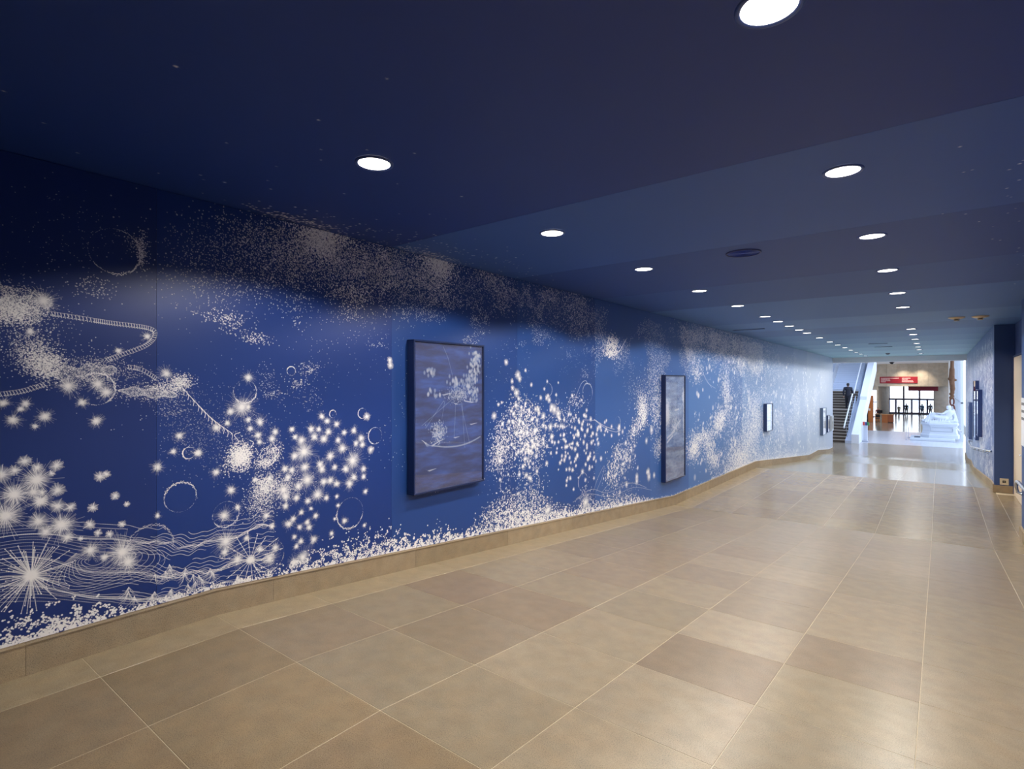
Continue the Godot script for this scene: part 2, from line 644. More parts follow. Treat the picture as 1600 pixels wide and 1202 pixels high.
func waves() -> void:
	if idx0 > 2.0 or idx0 + iw / isx < 0.6: return
	# a field of height lines: they bunch, swell and fold but never cross
	for j in 46:
		var f := j / 45.0
		var last := Vector2.ZERO
		for i in 200:
			var t := i / 199.0
			var d := lerpf(0.45, 2.2, t)
			var s := smoothstep(0.0, 1.0, t)
			var g := f + 0.06 * sin(f * 19.0) + 0.03 * sin(t * 9.0 + f * 6.0)
			var u := lerpf(-0.80 - 0.40 * g, -1.02 - 0.74 * g, s)
			u += 0.05 * sin(t * 7.5 + 0.4) * (1.0 - 0.5 * f) - 0.06 * exp(-pow((t - 0.32) / 0.10, 2.0)) * sin(f * PI)
			u += (0.014 * sin(t * 34.0 + f * 9.0) + 0.010 * absf(sin(t * 52.0 + f * 14.0)) + 0.006 * sin(t * 90.0 + f * 30.0)) * smoothstep(0.3, 0.65, t)
			var w := Vector2(d, u)
			var faint := 0.35 + 0.4 * smoothstep(0.2, 0.7, t)
			if i > 0 and u > floor_u(d) + 0.19 and sin(f * 40.0 + t * 7.0) > -0.75: line(last.x, last.y, d, u, 0.0010, faint)
			last = w
	for k in 10:   # nested hollows under the crest
		var r := 0.04 + 0.02 * k
		var last := Vector2.ZERO
		for i in 71:
			var an := TAU * (i / 70.0 * 0.8 + 0.35)
			var q := r * (1.0 + 0.10 * sin(an * 3.0 + k * 0.35))
			var w := Vector2(1.06 + cos(an) * q * 1.35 + 0.008 * k, -1.08 + sin(an) * q * 0.7 - 0.006 * k)
			if i > 0: line(last.x, last.y, w.x, w.y, 0.0010, 0.5)
			last = w
	for k in 46:   # small crests like tents
		var d := rng.randf_range(1.2, 2.0)
		var u := -1.2 - (d - 1.2) * 0.33 + rng.randf_range(-0.24, 0.08)
		for i in 11:
			var dx := rng.randf_range(-0.06, 0.06)
			var dy := -rng.randf_range(0.03, 0.08)
			line(d, u, d + dx * 0.4, u + dy * 0.7, 0.0009, 0.55)
			line(d + dx * 0.4, u + dy * 0.7, d + dx, u + dy, 0.0009, 0.45)

func wheel(d: float, u: float, r: float) -> void:
	if not seen(d, r): return
	for i in 16:
		var an := TAU * i / 16.0 + 0.1
		var l := r * rng.randf_range(0.75, 1.05)
		line(d, u, d + cos(an) * l, u + sin(an) * l, 0.0014, 0.85)
		for k in 3: dot(d + cos(an) * l * (0.45 + 0.24 * k), u + sin(an) * l * (0.45 + 0.24 * k), 0.0042, 0.95)
	puff(d, u, r * 0.16, 0.9)

func sparkle(d: float, u: float, r: float) -> void:
	if not seen(d, r): return
	for i in 110:
		var an := rng.randf() * TAU
		var l := r * rng.randf_range(0.35, 1.25)
		line(d, u, d + cos(an) * l, u + sin(an) * l, 0.0010, 0.85)
		dot(d + cos(an) * l, u + sin(an) * l, 0.0028, 1.0)
	puff(d, u, r * 0.25, 1.0)

func shell(d: float, u: float) -> void:
	if not seen(d, 0.4): return
	for k in 7:
		var r := 0.035 + 0.03 * k
		for i in 40:
			var a := PI * i / 40.0
			var b := PI * (i + 1) / 40.0
			line(d + cos(a) * r * 1.1, u + sin(a) * r - 0.05, d + cos(b) * r * 1.1, u + sin(b) * r - 0.05, 0.0022, 0.8)
	for i in 46:
		var an := PI * i / 46.0
		line(d + cos(an) * 0.06, u + sin(an) * 0.05, d + cos(an) * 0.25, u + sin(an) * 0.22 - 0.05, 0.0010, 0.5)

func shapes() -> void:
	# the pale winged bodies high on the first panels
	for w in [[1.0, 0.075, 0.17, 0.055, 0.10], [1.345, -0.055, 0.17, 0.038, -0.10]]:
		if not seen(w[0], 0.4): continue
		for i in 2600:
			var x := rng.randf_range(-1, 1)
			var h := sqrt(maxf(0.0, 1.0 - x * x)) * (0.75 + 0.25 * sin(x * 9.0))
			var y := rng.randf_range(-1, 1) * h
			var e := absf(y) / maxf(h, 0.05)
			dot(w[0] + x * w[2], w[1] + y * w[3] + x * w[4] * w[2], 0.0016, 0.12 + 0.5 * e * e * e)
	if seen(0.66, 0.3):   # cells of the coral at the left edge
		for c in [[0.61, 0.50, 0.06], [0.70, 0.47, 0.07], [0.78, 0.46, 0.06], [0.65, 0.41, 0.06], [0.74, 0.40, 0.05], [0.58, 0.42, 0.06]]:
			for i in 260:
				var an := TAU * i / 260.0
				var r: float = c[2] * (1.0 + 0.18 * sin(an * 5.0 + c[0] * 40.0)) + rng.randfn() * 0.006
				dot(c[0] + cos(an) * r, c[1] + sin(an) * r, 0.0018, 0.8)
			for i in 160:
				dot(c[0] + rng.randfn() * c[2] * 0.5, c[1] + rng.randfn() * c[2] * 0.5, 0.002, 0.4)

const FROST := [[-2.5, 0.16, 0.5], [0.5, 0.17, 1.0], [1.0, 0.17, 1.0], [1.2, 0.05, 0.4], [1.9, 0.05, 0.25], [2.3, 0.10, 0.5], [2.7, 0.20, 0.9], [3.3, 0.26, 0.9], [3.7, 0.12, 0.4], [3.95, 0.22, 0.75], [4.35, 0.06, 0.3], [4.9, 0.38, 0.9], [5.8, 0.30, 1.0], [6.6, 0.12, 0.6], [7.6, 0.22, 0.8], [8.8, 0.12, 0.6], [9.4, 0.03, 0.1], [12.5, 0.03, 0.1], [13.5, 0.5, 0.5], [16.0, 0.5, 0.5], [22.0, 0.3, 0.3], [31.0, 0.1, 0.1]]

func frost() -> void:
	# crowded dots that grow up from the skirting
	var fn := FastNoiseLite.new()
	fn.seed = 2
	fn.frequency = 0.08
	for j in FROST.size() - 1:
		var a: Array = FROST[j]
		var b: Array = FROST[j + 1]
		if not (b[0] > idx0 and a[0] < idx0 + iw / isx): continue
		var size := 0.0052 if a[0] < 3.0 else 0.0075
		var n := int((b[0] - a[0]) * 900.0 * (a[2] + b[2]) * (0.0052 / size) * (1.0 + a[1] * 2.5))
		for i in int(n * 1.9):
			var t := rng.randf()
			var d := lerpf(a[0], b[0], t)
			var h := lerpf(a[1], b[1], t) * 1.35
			var e := rng.randf()
			var y := h * e * e
			if fn.get_noise_2d(d * 160.0, y * 160.0) < -0.42 + 0.8 * e * e * e + 0.5 * rng.randf(): continue
			dot(d, floor_u(d) + 0.18 + y, size * rng.randf_range(0.5, 1.2), 0.95)

func ceiling_ink() -> void:
	rng.seed = 31
	for c in [[2.35, 3.98, 0.20, 0.05, 160], [3.75, 4.0, 0.25, 0.05, 160], [2.9, 3.8, 0.6, 0.16, 90], [4.3, 3.7, 0.7, 0.2, 70], [4.6, -0.55, 0.5, 0.22, 40], [3.9, -0.75, 0.5, 0.15, 50], [5.5, -0.7, 0.7, 0.18, 60], [1.6, 3.0, 1.0, 0.5, 22], [7.6, -0.8, 1.2, 0.15, 50]]:
		for i in int(c[4]): dot(c[0] + rng.randfn() * c[2], 1.0 + minf(4.07, c[1] + rng.randfn() * c[3]), rng.randf_range(0.0035, 0.0085), rng.randf_range(0.6, 1.0))

func right_ink() -> void:
	rng.seed = 64
	dust(16.0, 32.0, -3.0, 1.1, 40000, 0.5, 0.24, 0.014, 0.7, 41)
	for i in 260: cloud(rng.randf_range(16.3, 24.0), rng.randf_range(-2.4, 1.1), 0.06, 0.2, 30, 0.015, 0.75)
	for i in 420: puff(rng.randf_range(16.1, 21.0), rng.randf_range(-2.3, 1.05), rng.randf_range(0.03, 0.10), 0.7)
	for i in 260: puff(rng.randf_range(20.0, 31.0), rng.randf_range(-2.8, 0.6), rng.randf_range(0.03, 0.12), 0.5)

func build_setting() -> void:
	var ink_c := Color8(246, 245, 246)
	var white := white_tex(ink_c)
	# --- the long left wall: a core, and the printed panels hung on it as separate drops
	var wl := setting("wall_left", "long left wall hung with deep blue star-strewn mural panels", "wall", P(WALL_L, 0, 0))
	var core := new_st()
	for i in cuts(-2.6, END_D).size() - 1:
		var c := cuts(-2.6, END_D)
		slope_box(core, WALL_L + 0.012, WALL_L + 0.3, c[i], c[i + 1], floor_u(c[i]) - 0.3, floor_u(c[i + 1]) - 0.3, 1.5, 1.5)
	part("wall_core", core, mat(Color8(150, 158, 168), 0.8), wl)
	var groups := [[-2.5, 0.0, 130.0, 130.0], [0.0, 3.36, 560.0, 560.0], [3.36, 7.24, 420.0, 420.0], [7.24, 13.44, 260.0, 330.0], [13.44, 30.6, 110.0, 200.0]]
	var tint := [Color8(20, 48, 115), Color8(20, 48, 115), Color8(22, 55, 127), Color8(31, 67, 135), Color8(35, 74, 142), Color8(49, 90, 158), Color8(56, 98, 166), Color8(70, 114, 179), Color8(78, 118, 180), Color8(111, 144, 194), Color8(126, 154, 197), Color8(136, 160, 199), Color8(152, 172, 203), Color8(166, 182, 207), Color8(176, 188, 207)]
	for g in groups:
		var bot := floor_u(g[1]) + 0.17
		canvas(g[0], g[1], 1.3, bot, g[2], g[3])
		draw_mural()
		var tex := ink_tex()
		uv_on = 1
		uv_r = [g[0], g[1] - g[0], 1.3, 1.3 - bot]
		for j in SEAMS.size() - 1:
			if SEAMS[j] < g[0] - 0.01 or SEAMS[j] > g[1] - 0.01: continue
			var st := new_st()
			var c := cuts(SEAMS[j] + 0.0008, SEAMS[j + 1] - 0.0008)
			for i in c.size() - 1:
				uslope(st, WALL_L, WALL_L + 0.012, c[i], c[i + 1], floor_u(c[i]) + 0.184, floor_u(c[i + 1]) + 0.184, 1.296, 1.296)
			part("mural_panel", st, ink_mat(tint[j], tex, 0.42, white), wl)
	# --- skirting of sandstone lengths along the left wall
	var bl := setting("baseboard_left", "pale sandstone skirting that follows the ramps under the mural", "baseboard", P(WALL_L, 0, floor_u(0)))
	skirting(bl, WALL_L - 0.028, WALL_L + 0.012, -2.5, END_D, 0.18, 0.318)
	# --- right wall: a near stretch, a shallow recess, and the far stretch behind the blue pier
	var wr := setting("wall_right", "right wall of the corridor printed with pale flecks on blue", "wall", P(-0.95, 16, 0))
	core = new_st()
	for seg in [[-2.6, 11.4, -1.012, -1.6], [11.4, 15.9, -1.29, -1.6], [15.9, 32.0, -0.962, -1.6]]:
		var c := cuts(seg[0], seg[1])
		for i in c.size() - 1:
			slope_box(core, seg[2], seg[3], c[i], c[i + 1], floor_u(c[i]) - 0.3, floor_u(c[i + 1]) - 0.3, 1.5, 1.5)
	part("wall_core", core, mat(Color8(52, 76, 128), 0.7), wr)
	var pier := new_st()
	slope_box(pier, -0.95, -1.29, 15.86, 15.9, floor_u(15.9) + 0.15, floor_u(15.9) + 0.15, 1.296, 1.296)
	part("pier_face", pier, mat(Color8(46, 72, 122), 0.45), wr)
	var near := new_st()
	for i in cuts(-2.5, 11.4).size() - 1:
		var c := cuts(-2.5, 11.4)
		slope_box(near, -1.0, -1.012, c[i], c[i + 1], floor_u(c[i]) + 0.18, floor_u(c[i + 1]) + 0.18, 1.296, 1.296)
	part("mural_panel", near, mat(Color8(48, 76, 134), 0.45), wr)
	canvas(15.9, 32.0, 1.3, floor_u(32.0) + 0.17, 110.0, 170.0)
	right_ink()
	var rtex := ink_tex()
	uv_on = 1
	uv_r = [15.9, 16.1, 1.3, 1.3 - floor_u(32.0) - 0.17]
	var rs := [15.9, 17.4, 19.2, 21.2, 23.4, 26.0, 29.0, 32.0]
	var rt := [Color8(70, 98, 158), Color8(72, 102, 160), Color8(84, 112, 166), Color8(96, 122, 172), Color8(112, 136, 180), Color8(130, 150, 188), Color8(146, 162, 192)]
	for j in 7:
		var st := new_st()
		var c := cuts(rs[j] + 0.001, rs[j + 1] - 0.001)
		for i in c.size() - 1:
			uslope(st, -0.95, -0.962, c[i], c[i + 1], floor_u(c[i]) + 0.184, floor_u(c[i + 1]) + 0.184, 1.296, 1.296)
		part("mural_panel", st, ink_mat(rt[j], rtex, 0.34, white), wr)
	var br := setting("baseboard_right", "sandstone skirting under the right wall and the blue pier", "baseboard", P(-0.95, 16, floor_u(16)))
	skirting(br, -0.972, -1.012, -2.5, 11.4, 0.18, 0.4)
	skirting(br, -0.925, -0.962, 15.9, 32.0, 0.18, 0.7)
	var bp := new_st()
	lbox(bp, -0.925, -1.28, 15.83, 15.9, floor_u(15.9), floor_u(15.9) + 0.16, 0.006)
	part("baseboard_stone", bp, stone(Color8(168, 146, 116), 0.55), br)
	# --- ceiling strips
	canvas(-2.6, 13.0, 5.08, 0.0, 131.0, 170.0)
	ceiling_ink()
	var ctex := ink_tex()
	uv_on = 2
	var ce := setting("ceiling", "flat blue ceiling of wide strips crossing the corridor", "ceiling", P(1.5, 10, 1.3))
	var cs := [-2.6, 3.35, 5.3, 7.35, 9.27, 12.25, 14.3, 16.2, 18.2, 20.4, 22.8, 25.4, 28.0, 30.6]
	var ct := [Color8(26, 60, 140), Color8(51, 91, 166), Color8(37, 73, 147), Color8(47, 87, 158), Color8(75, 119, 183), Color8(82, 129, 190), Color8(72, 115, 176), Color8(87, 133, 186), Color8(101, 146, 191), Color8(119, 164, 200), Color8(138, 182, 210), Color8(155, 199, 221), Color8(168, 212, 227)]  # print tints with sheen put in; far strips lightened for the hall daylight
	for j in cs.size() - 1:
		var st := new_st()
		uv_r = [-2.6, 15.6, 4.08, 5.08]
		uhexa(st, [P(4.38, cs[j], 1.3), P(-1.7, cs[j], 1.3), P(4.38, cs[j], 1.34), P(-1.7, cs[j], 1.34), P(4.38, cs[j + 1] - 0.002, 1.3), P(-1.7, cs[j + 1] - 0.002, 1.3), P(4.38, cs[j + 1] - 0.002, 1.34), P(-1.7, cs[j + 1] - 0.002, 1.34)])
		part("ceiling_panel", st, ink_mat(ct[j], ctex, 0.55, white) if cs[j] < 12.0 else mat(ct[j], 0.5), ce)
	var slab := new_st()
	lbox(slab, 4.4, -1.7, -2.6, 31.0, 1.34, 1.6)
	part("ceiling_slab", slab, mat(Color8(120, 130, 150), 0.8), ce)
	var back := setting("wall_back", "blue end wall behind the viewpoint", "wall", P(1.5, -2.6, -1.6))
	var bk := new_st()
	lbox(bk, 4.4, -1.7, -2.9, -2.55, -1.9, 1.6)
	part("wall_core", bk, mat(Color8(40, 60, 118), 0.6), back)
	build_floor()
	build_hall()

func skirting(parent: Node3D, l0: float, l1: float, d0: float, d1: float, h: float, first: float) -> void:
	var tones := [Color8(180, 160, 131), Color8(173, 153, 123), Color8(186, 166, 136), Color8(177, 158, 131)]
	var d := d0
	var n := 0
	var next := d0 + first
	while d < d1 - 0.01:
		var e := minf(next, d1)
		if d1 - e < 0.2: e = d1
		var st := new_st()
		var c := cuts(d + 0.001, e - 0.001)
		for i in c.size() - 1:
			var a: float = floor_u(c[i])
			var b: float = floor_u(c[i + 1])
			var front := 0.006 * (1.0 if l0 > l1 else -1.0)
			slope_box(st, l0, l1, c[i], c[i + 1], a - 0.02, b - 0.02, a + h - 0.006, b + h - 0.006)
			slope_box(st, l0 - front * (-1.0 if l0 < l1 else 1.0), l1, c[i], c[i + 1], a + h - 0.006, b + h - 0.006, a + h, b + h)
		part("baseboard_stone", st, stone(tones[n % 4], 0.6), parent)
		n += 1
		d = e
		next = e + 1.455

const COLS := [4.08, 3.71, 2.995, 2.22, 1.51, 0.795, 0.087, -0.62, -0.975]

func tile_shape(st: SurfaceTool, l0: float, l1: float, d0: float, d1: float, g: float, ch: float) -> void:
	# a slab with a small arris; its top lies on the floor line
	var a0 := l0 - g
	var a1 := l1 + g
	var e0 := d0 + g
	var e1 := d1 - g
	var lo := []
	var up := []
	for c in [[a0, e0], [a1, e0], [a1, e1], [a0, e1]]: lo.append(c)
	for c in [[a0 - ch, e0 + ch], [a1 + ch, e0 + ch], [a1 + ch, e1 - ch], [a0 - ch, e1 - ch]]: up.append(c)
	var m0 := d0 + 0.0001
	var m1 := d1 - 0.0001
	var f := func(d: float) -> float: return lerpf(floor_u(m0), floor_u(m1), (d - m0) / (m1 - m0))
	var mid := P((l0 + l1) / 2, (d0 + d1) / 2, f.call((d0 + d1) / 2) - 0.02)
	var t := []
	var s := []
	var b := []
	for i in 4:
		t.append(P(up[i][0], up[i][1], f.call(up[i][1])))
		s.append(P(lo[i][0], lo[i][1], f.call(lo[i][1]) - ch))
		b.append(P(lo[i][0], lo[i][1], f.call(lo[i][1]) - 0.018))
	quad(st, t[0], t[1], t[2], t[3], mid)
	for i in 4:
		var k := (i + 1) % 4
		quad(st, t[i], t[k], s[k], s[i], mid)
		quad(st, s[i], s[k], b[k], b[i], mid)

func rows() -> Array:
	var r := [-2.57, -1.86, -1.15, -0.44, 0.27, 0.985, 1.755]
	for i in 12: r.append(1.755 + (i + 1) * (10.3 - 1.755) / 12.0)
	for i in 8: r.append(10.3 + (i + 1) * (16.35 - 10.3) / 8.0)
	return r

func build_floor() -> void:
	var fl := setting("floor", "sandstone tiled floor that ramps down along the corridor", "floor", P(1.5, 0, floor_u(0)))
	var bed := new_st()
	var c := cuts(-2.9, 64.0)
	for i in c.size() - 1:
		var e := -0.0001 if i < c.size() - 2 else 0.0
		slope_box(bed, 8.4 if c[i] >= 29.5 else 4.4, -1.3, c[i], c[i + 1], floor_u(c[i]) - 0.4, floor_u(c[i + 1] + e) - 0.4, floor_u(c[i]) - 0.0013, floor_u(c[i + 1] + e) - 0.0013)
	part("grout_bed", bed, stone(Color8(226, 210, 180), 0.7, 2.0, 0.0), fl)
	var tones := [Color8(164, 148, 120), Color8(162, 146, 119), Color8(166, 150, 123), Color8(160, 142, 116), Color8(163, 147, 121), Color8(160, 145, 119), Color8(168, 151, 124), Color8(158, 141, 116)]
	var special := {"4 9": Color8(150, 131, 107), "5 10": Color8(153, 134, 109), "1 5": Color8(161, 140, 110), "1 6": Color8(158, 138, 107), "2 5": Color8(163, 141, 109), "2 6": Color8(164, 143, 110), "3 6": Color8(161, 140, 110), "3 5": Color8(159, 138, 108), "1 7": Color8(159, 141, 115), "2 9": Color8(155, 136, 110), "2 8": Color8(155, 138, 113), "1 9": Color8(156, 136, 112), "4 8": Color8(168, 152, 127), "3 8": Color8(170, 154, 127), "3 9": Color8(168, 152, 125), "4 10": Color8(172, 156, 131)}
	var rw := rows()
	rng.seed = 5
	for j in rw.size() - 1:
		for k in COLS.size() - 1:
			var st := new_st()
			tile_shape(st, COLS[k], COLS[k + 1], rw[j], rw[j + 1], 0.0016, 0.0012)
			var tone: Color = tones[rng.randi() % 8]
			if k == 0: tone = Color8(189, 171, 140).lerp(tone, 0.3)
			var key := "%d %d" % [k, j + 1]
			if special.has(key): tone = special[key]
			part("tile", st, stone(tone, POLISHED + 0.05, 0.9, 0.0) if rw[j] > 10.0 else stone(tone, FLOOR_ROUGH), fl)
	for j in rw.size() - 1:   # the strip of floor in the recess
		if rw[j] < 10.9 or rw[j + 1] > 16.0: continue
		var st := new_st()
		tile_shape(st, -0.975, -1.288, rw[j], rw[j + 1], 0.0016, 0.0012)
		part("tile", st, stone(tones[j % 8], POLISHED + 0.05, 0.9, 0.0), fl)
	var far := new_st()
	var d := 16.35
	while d < 29.5:
		var e := minf(d + 0.6625, 29.6)
		for q in [24.5, 26.6, 29.6]:
			if d < q - 0.01 and e > q - 0.3: e = q
		for k in COLS.size() - 1: tile_shape(far, COLS[k], COLS[k + 1], d, e, 0.0016, 0.0012)
		d = e
	meta(part("tile_field", far, stone(Color8(169, 163, 141), POLISHED, 0.9, 0.0), fl), "", "", "", "stuff")
	for seg in [[29.6, 36.0, Color8(176, 164, 146)], [36.0, 46.0, Color8(226, 228, 234)], [46.0, 64.0, Color8(190, 174, 150)]]:  # middle stretch paler: daylight and sheen on the floor put into its colour
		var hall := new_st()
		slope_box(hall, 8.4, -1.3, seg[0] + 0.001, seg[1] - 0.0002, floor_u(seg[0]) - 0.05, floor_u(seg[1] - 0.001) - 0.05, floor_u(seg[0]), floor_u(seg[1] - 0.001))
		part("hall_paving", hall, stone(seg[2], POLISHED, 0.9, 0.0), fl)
	var low := setting("floor", "polished stone floor of the lower hall before the entrance", "floor", P(4, 80, -4.75))
	var lo := new_st()
	lbox(lo, 12.0, -3.5, 64.0, 135.0, -5.2, -4.75)
	part("hall_paving", lo, stone(Color8(183, 168, 146), 0.12), low)

# ---------------------------------------------------------------- the hall beyond the corridor
func build_hall() -> void:
	var plaster := mat(Color8(232, 234, 238), 0.75)
	var tan := stone(Color8(220, 206, 188), 0.7, 0.25, 0.0)
	uv_on = 0
	var t := setting("trim", "white beam across the end of the blue corridor", "beam", P(1.6, 31, 1.05))
	var st := new_st()
	lbox(st, 4.4, -1.0, END_D + 0.002, 31.4, 1.06, 1.62, 0.01)
	part("beam", st, plaster, t)
	var wh := setting("wall_hall", "pale walls and ceiling of the daylit hall beyond the corridor", "wall", P(4, 60, -3.25))
	st = new_st()
	lbox(st, 8.6, 4.42, 30.6, 31.0, -3.6, 3.2)          # return wall on the left of the corridor mouth
	part("return_wall", st, plaster, wh)
	st = new_st()
	lbox(st, 8.6, 8.3, 31.0, 64.0, -5.2, 3.2)
	lbox(st, 12.3, 12.0, 64.0, 68.0, -5.2, 3.2)
	lbox(st, 12.3, 12.0, 94.0, 135.0, -5.2, 3.2)
	lbox(st, 12.3, 8.3, 63.7, 64.0, -5.2, 3.2)
	lbox(st, -1.0, -1.6, 67.8, 95.2, -5.2, 3.2)
	part("side_wall", st, plaster, wh)
	st = new_st()
	lbox(st, 12.3, -1.6, 46.5, 95.2, 2.95, 3.25)
	lbox(st, 12.3, -1.6, 31.4, 35.0, 2.95, 3.25)
	lbox(st, 12.3, 5.95, 35.0, 46.5, 2.95, 3.25)
	lbox(st, 1.2, -1.6, 35.0, 46.5, 2.95, 3.25)
	lbox(st, 5.95, 1.2, 41.95, 46.5, 2.95, 3.25)
	part("hall_ceiling", st, plaster, wh)
	var sk := setting("window_3", "added skylight of clear panes, out of view, to brighten the statue and the stairs", "skylight", P(2, 40, 3.0))  # skylight added out of view to brighten the statue front
	for k in 4:
		st = new_st()
		lbox(st, 5.95, 1.2, 35.0 + k * 2.3 - 0.05, 35.0 + k * 2.3 + 0.05, 3.0, 3.2, 0.005)
		part("rafter", st, plaster, sk)
		if k == 3: continue
		st = new_st()
		lbox(st, 5.95, 1.2, 35.06 + k * 2.3, 37.24 + k * 2.3, 3.1, 3.11)
		part("pane", st, glass(Color8(235, 245, 250), 0.04), sk)
	st = new_st()
	for s in [[36.9, 40.0]]: lbox(st, -0.9, -1.6, 32.01, s[1], -3.5, 3.2)
	part("stone_pier", st, stone(Color8(216, 202, 180), 0.6, 0.3, 0.0), wh)
	st = new_st()
	lbox(st, -0.74, -1.6, 40.0, 40.5, -3.5, 3.2, 0.01)
	part("white_pier", st, plaster, wh)
	# the tall window along the right of the hall: posts, rails and panes
	var wn := setting("window_1", "tall glazed wall that lets daylight into the hall from the right", "window", P(-1.05, 66, -3.25))
	var d := 40.5
	var alu := mat(Color8(196, 202, 210), 0.4, 0.3)
	while d < 67.5:
		var e := minf(d + 3.9, 67.8)
		st = new_st()
		lbox(st, -0.98, -1.12, d, d + 0.09, floor_u(d) - 0.2, 2.96, 0.004)
		part("post", st, alu, wn)
		st = new_st()
		slope_box(st, -1.045, -1.055, d + 0.09, e, floor_u(d + 0.1) - 0.1, floor_u(e - 0.01) - 0.1, 2.95, 2.95)
		part("pane", st, glass(Color8(235, 245, 250), 0.04), wn)
		d = e
	for u in [-1.1, 2.9]:
		st = new_st()
		lbox(st, -1.0, -1.1, 40.5, 67.8, u, u + 0.07)
		part("rail", st, alu, wn)
	var w4 := setting("window_4", "added broad window, out of view in the left side, to light the lower hall", "window", P(12.1, 81, -4.75))  # unseen glazing added so that daylight reaches the tan entrance wall
	for k in 7:
		st = new_st()
		lbox(st, 12.2, 12.08, 68.0 + k * 4.3, 68.12 + k * 4.3, -4.9, 3.0, 0.004)
		part("post", st, alu, w4)
		if k == 6: continue
		st = new_st()
		lbox(st, 12.15, 12.14, 68.12 + k * 4.3, 72.3 + k * 4.3, -4.9, 3.0)
		part("pane", st, glass(Color8(235, 245, 250), 0.04), w4)
	# the entrance wall with its deep portal
	var we := setting("wall_entrance", "tan stone wall over the entrance portal at the far end", "wall", P(3, 95, -4.75))
	st = new_st()
	lbox(st, 8.2, -1.2, 95.2, 95.9, -0.27, 3.3)
	part("stone_panel", st, tan, we)
	for k in 8:   # shallow upright joints between the slabs
		st = new_st()
		lbox(st, 8.2 - k * 1.17, 8.2 - (k + 1) * 1.17 + 0.02, 95.15, 95.2, -0.27, 3.2, 0.01)
		part("stone_panel", st, stone([Color8(220, 206, 188), Color8(212, 198, 180), Color8(226, 212, 194)][k % 3], 0.7, 0.25, 0.0), we)
	st = new_st()
	lbox(st, 7.12, 6.95, 95.2, 96.2, -4.75, -0.27)
	part("portal_pier", st, stone(Color8(224, 206, 180), 0.7, 0.25, 0.0), we)
	st = new_st()
	hexa(st, [P(6.95, 96.2, -4.75), P(7.2, 96.2, -4.75), P(6.95, 96.2, 0.3), P(7.2, 96.2, 0.3), P(6.45, 109.0, -4.75), P(7.2, 109.0, -4.75), P(6.45, 109.0, 0.3), P(7.2, 109.0, 0.3)])
	part("portal_side", st, stone(Color8(232, 212, 184), 0.7, 0.25, 0.0), we)  # left reveal paler: the light on it is put into the stone colour
	st = new_st()
	lbox(st, 0.55, -1.3, 97.0, 109.2, -4.75, 0.3)
	part("portal_side", st, stone(Color8(176, 164, 150), 0.7, 0.25, 0.0), we)  # right reveal greyer and darker: its shaded side is put into the colour
	st = new_st()
	lbox(st, 7.4, -1.5, 95.9, 110.0, -0.05, 0.4)
	part("portal_ceiling", st, mat(Color8(214, 206, 196), 0.8), we)
	st = new_st()
	lbox(st, 12.0, 9.6, 95.4, 96.0, -4.75, 3.2)
	lbox(st, 9.6, 7.12, 95.4, 96.0, -0.75, 3.2)
	part("side_panel", st, tan, we)
	# side light left of the portal
	var w2 := setting("window_2", "narrow bright window left of the entrance portal", "window", P(8.5, 95.6, -4.75))
	st = new_st()
	lbox(st, 9.6, 7.12, 95.6, 95.62, -4.7, -0.75)
	part("pane", st, glass(Color8(240, 246, 250), 0.05), w2)
	for u in [-4.75, -2.6, -0.82]:
		st = new_st()
		lbox(st, 9.6, 7.12, 95.55, 95.67, u, u + 0.1, 0.004)
		part("rail", st, mat(Color8(120, 118, 140), 0.4), w2)
	# entrance doors: a grid of glass
	var dr := setting("door_1", "glazed entrance doors with tall transom panes", "door", P(3.5, 109, -4.75))
	var frame := mat(Color8(122, 116, 150), 0.5)
	var xs := [6.45, 5.55, 4.5, 3.45, 2.45, 1.45, 0.55]
	for k in 6:
		st = new_st()
		lbox(st, xs[k] - 0.06, xs[k + 1] + 0.06, 109.03, 109.05, -4.7, -2.5)
		part("door_leaf", st, glass(Color8(240, 248, 252), 0.05), dr)
	for k in 7:
		st = new_st()
		lbox(st, xs[k] + 0.11, xs[k] - 0.11, 108.9, 109.14, -4.75, 0.0 if k % 2 == 0 else -2.4, 0.004)
		part("mullion", st, frame, dr)
	for k in 3:
		st = new_st()
		lbox(st, xs[k * 2] - 0.06, xs[k * 2 + 2] + 0.06, 109.03, 109.05, -2.4, -0.05)
		part("transom_pane", st, glass(Color8(240, 248, 252), 0.05), dr)
	for u in [-4.78, -2.52]:
		st = new_st()
		lbox(st, 6.5, 0.5, 108.92, 109.12, u, u + 0.26, 0.004)
		part("rail", st, frame, dr)
	# paving outside, so that the doors open on a place
	var out := setting("pavement", "pale pavement outside the entrance doors", "pavement", P(3, 150, -4.8))
	st = new_st()
	lbox(st, 60, -60, 135.0, 220.0, -5.3, -4.76)
	part("slab", st, mat(Color8(225, 225, 222), 0.8), out)
	var out2 := setting("pavement", "pale terrace outside the tall hall window", "pavement", P(-20, 66, -3.4))
	st = new_st()
	lbox(st, -1.7, -60, 32.0, 135.0, -5.3, -3.45)
	part("slab", st, mat(Color8(225, 225, 222), 0.8), out2)

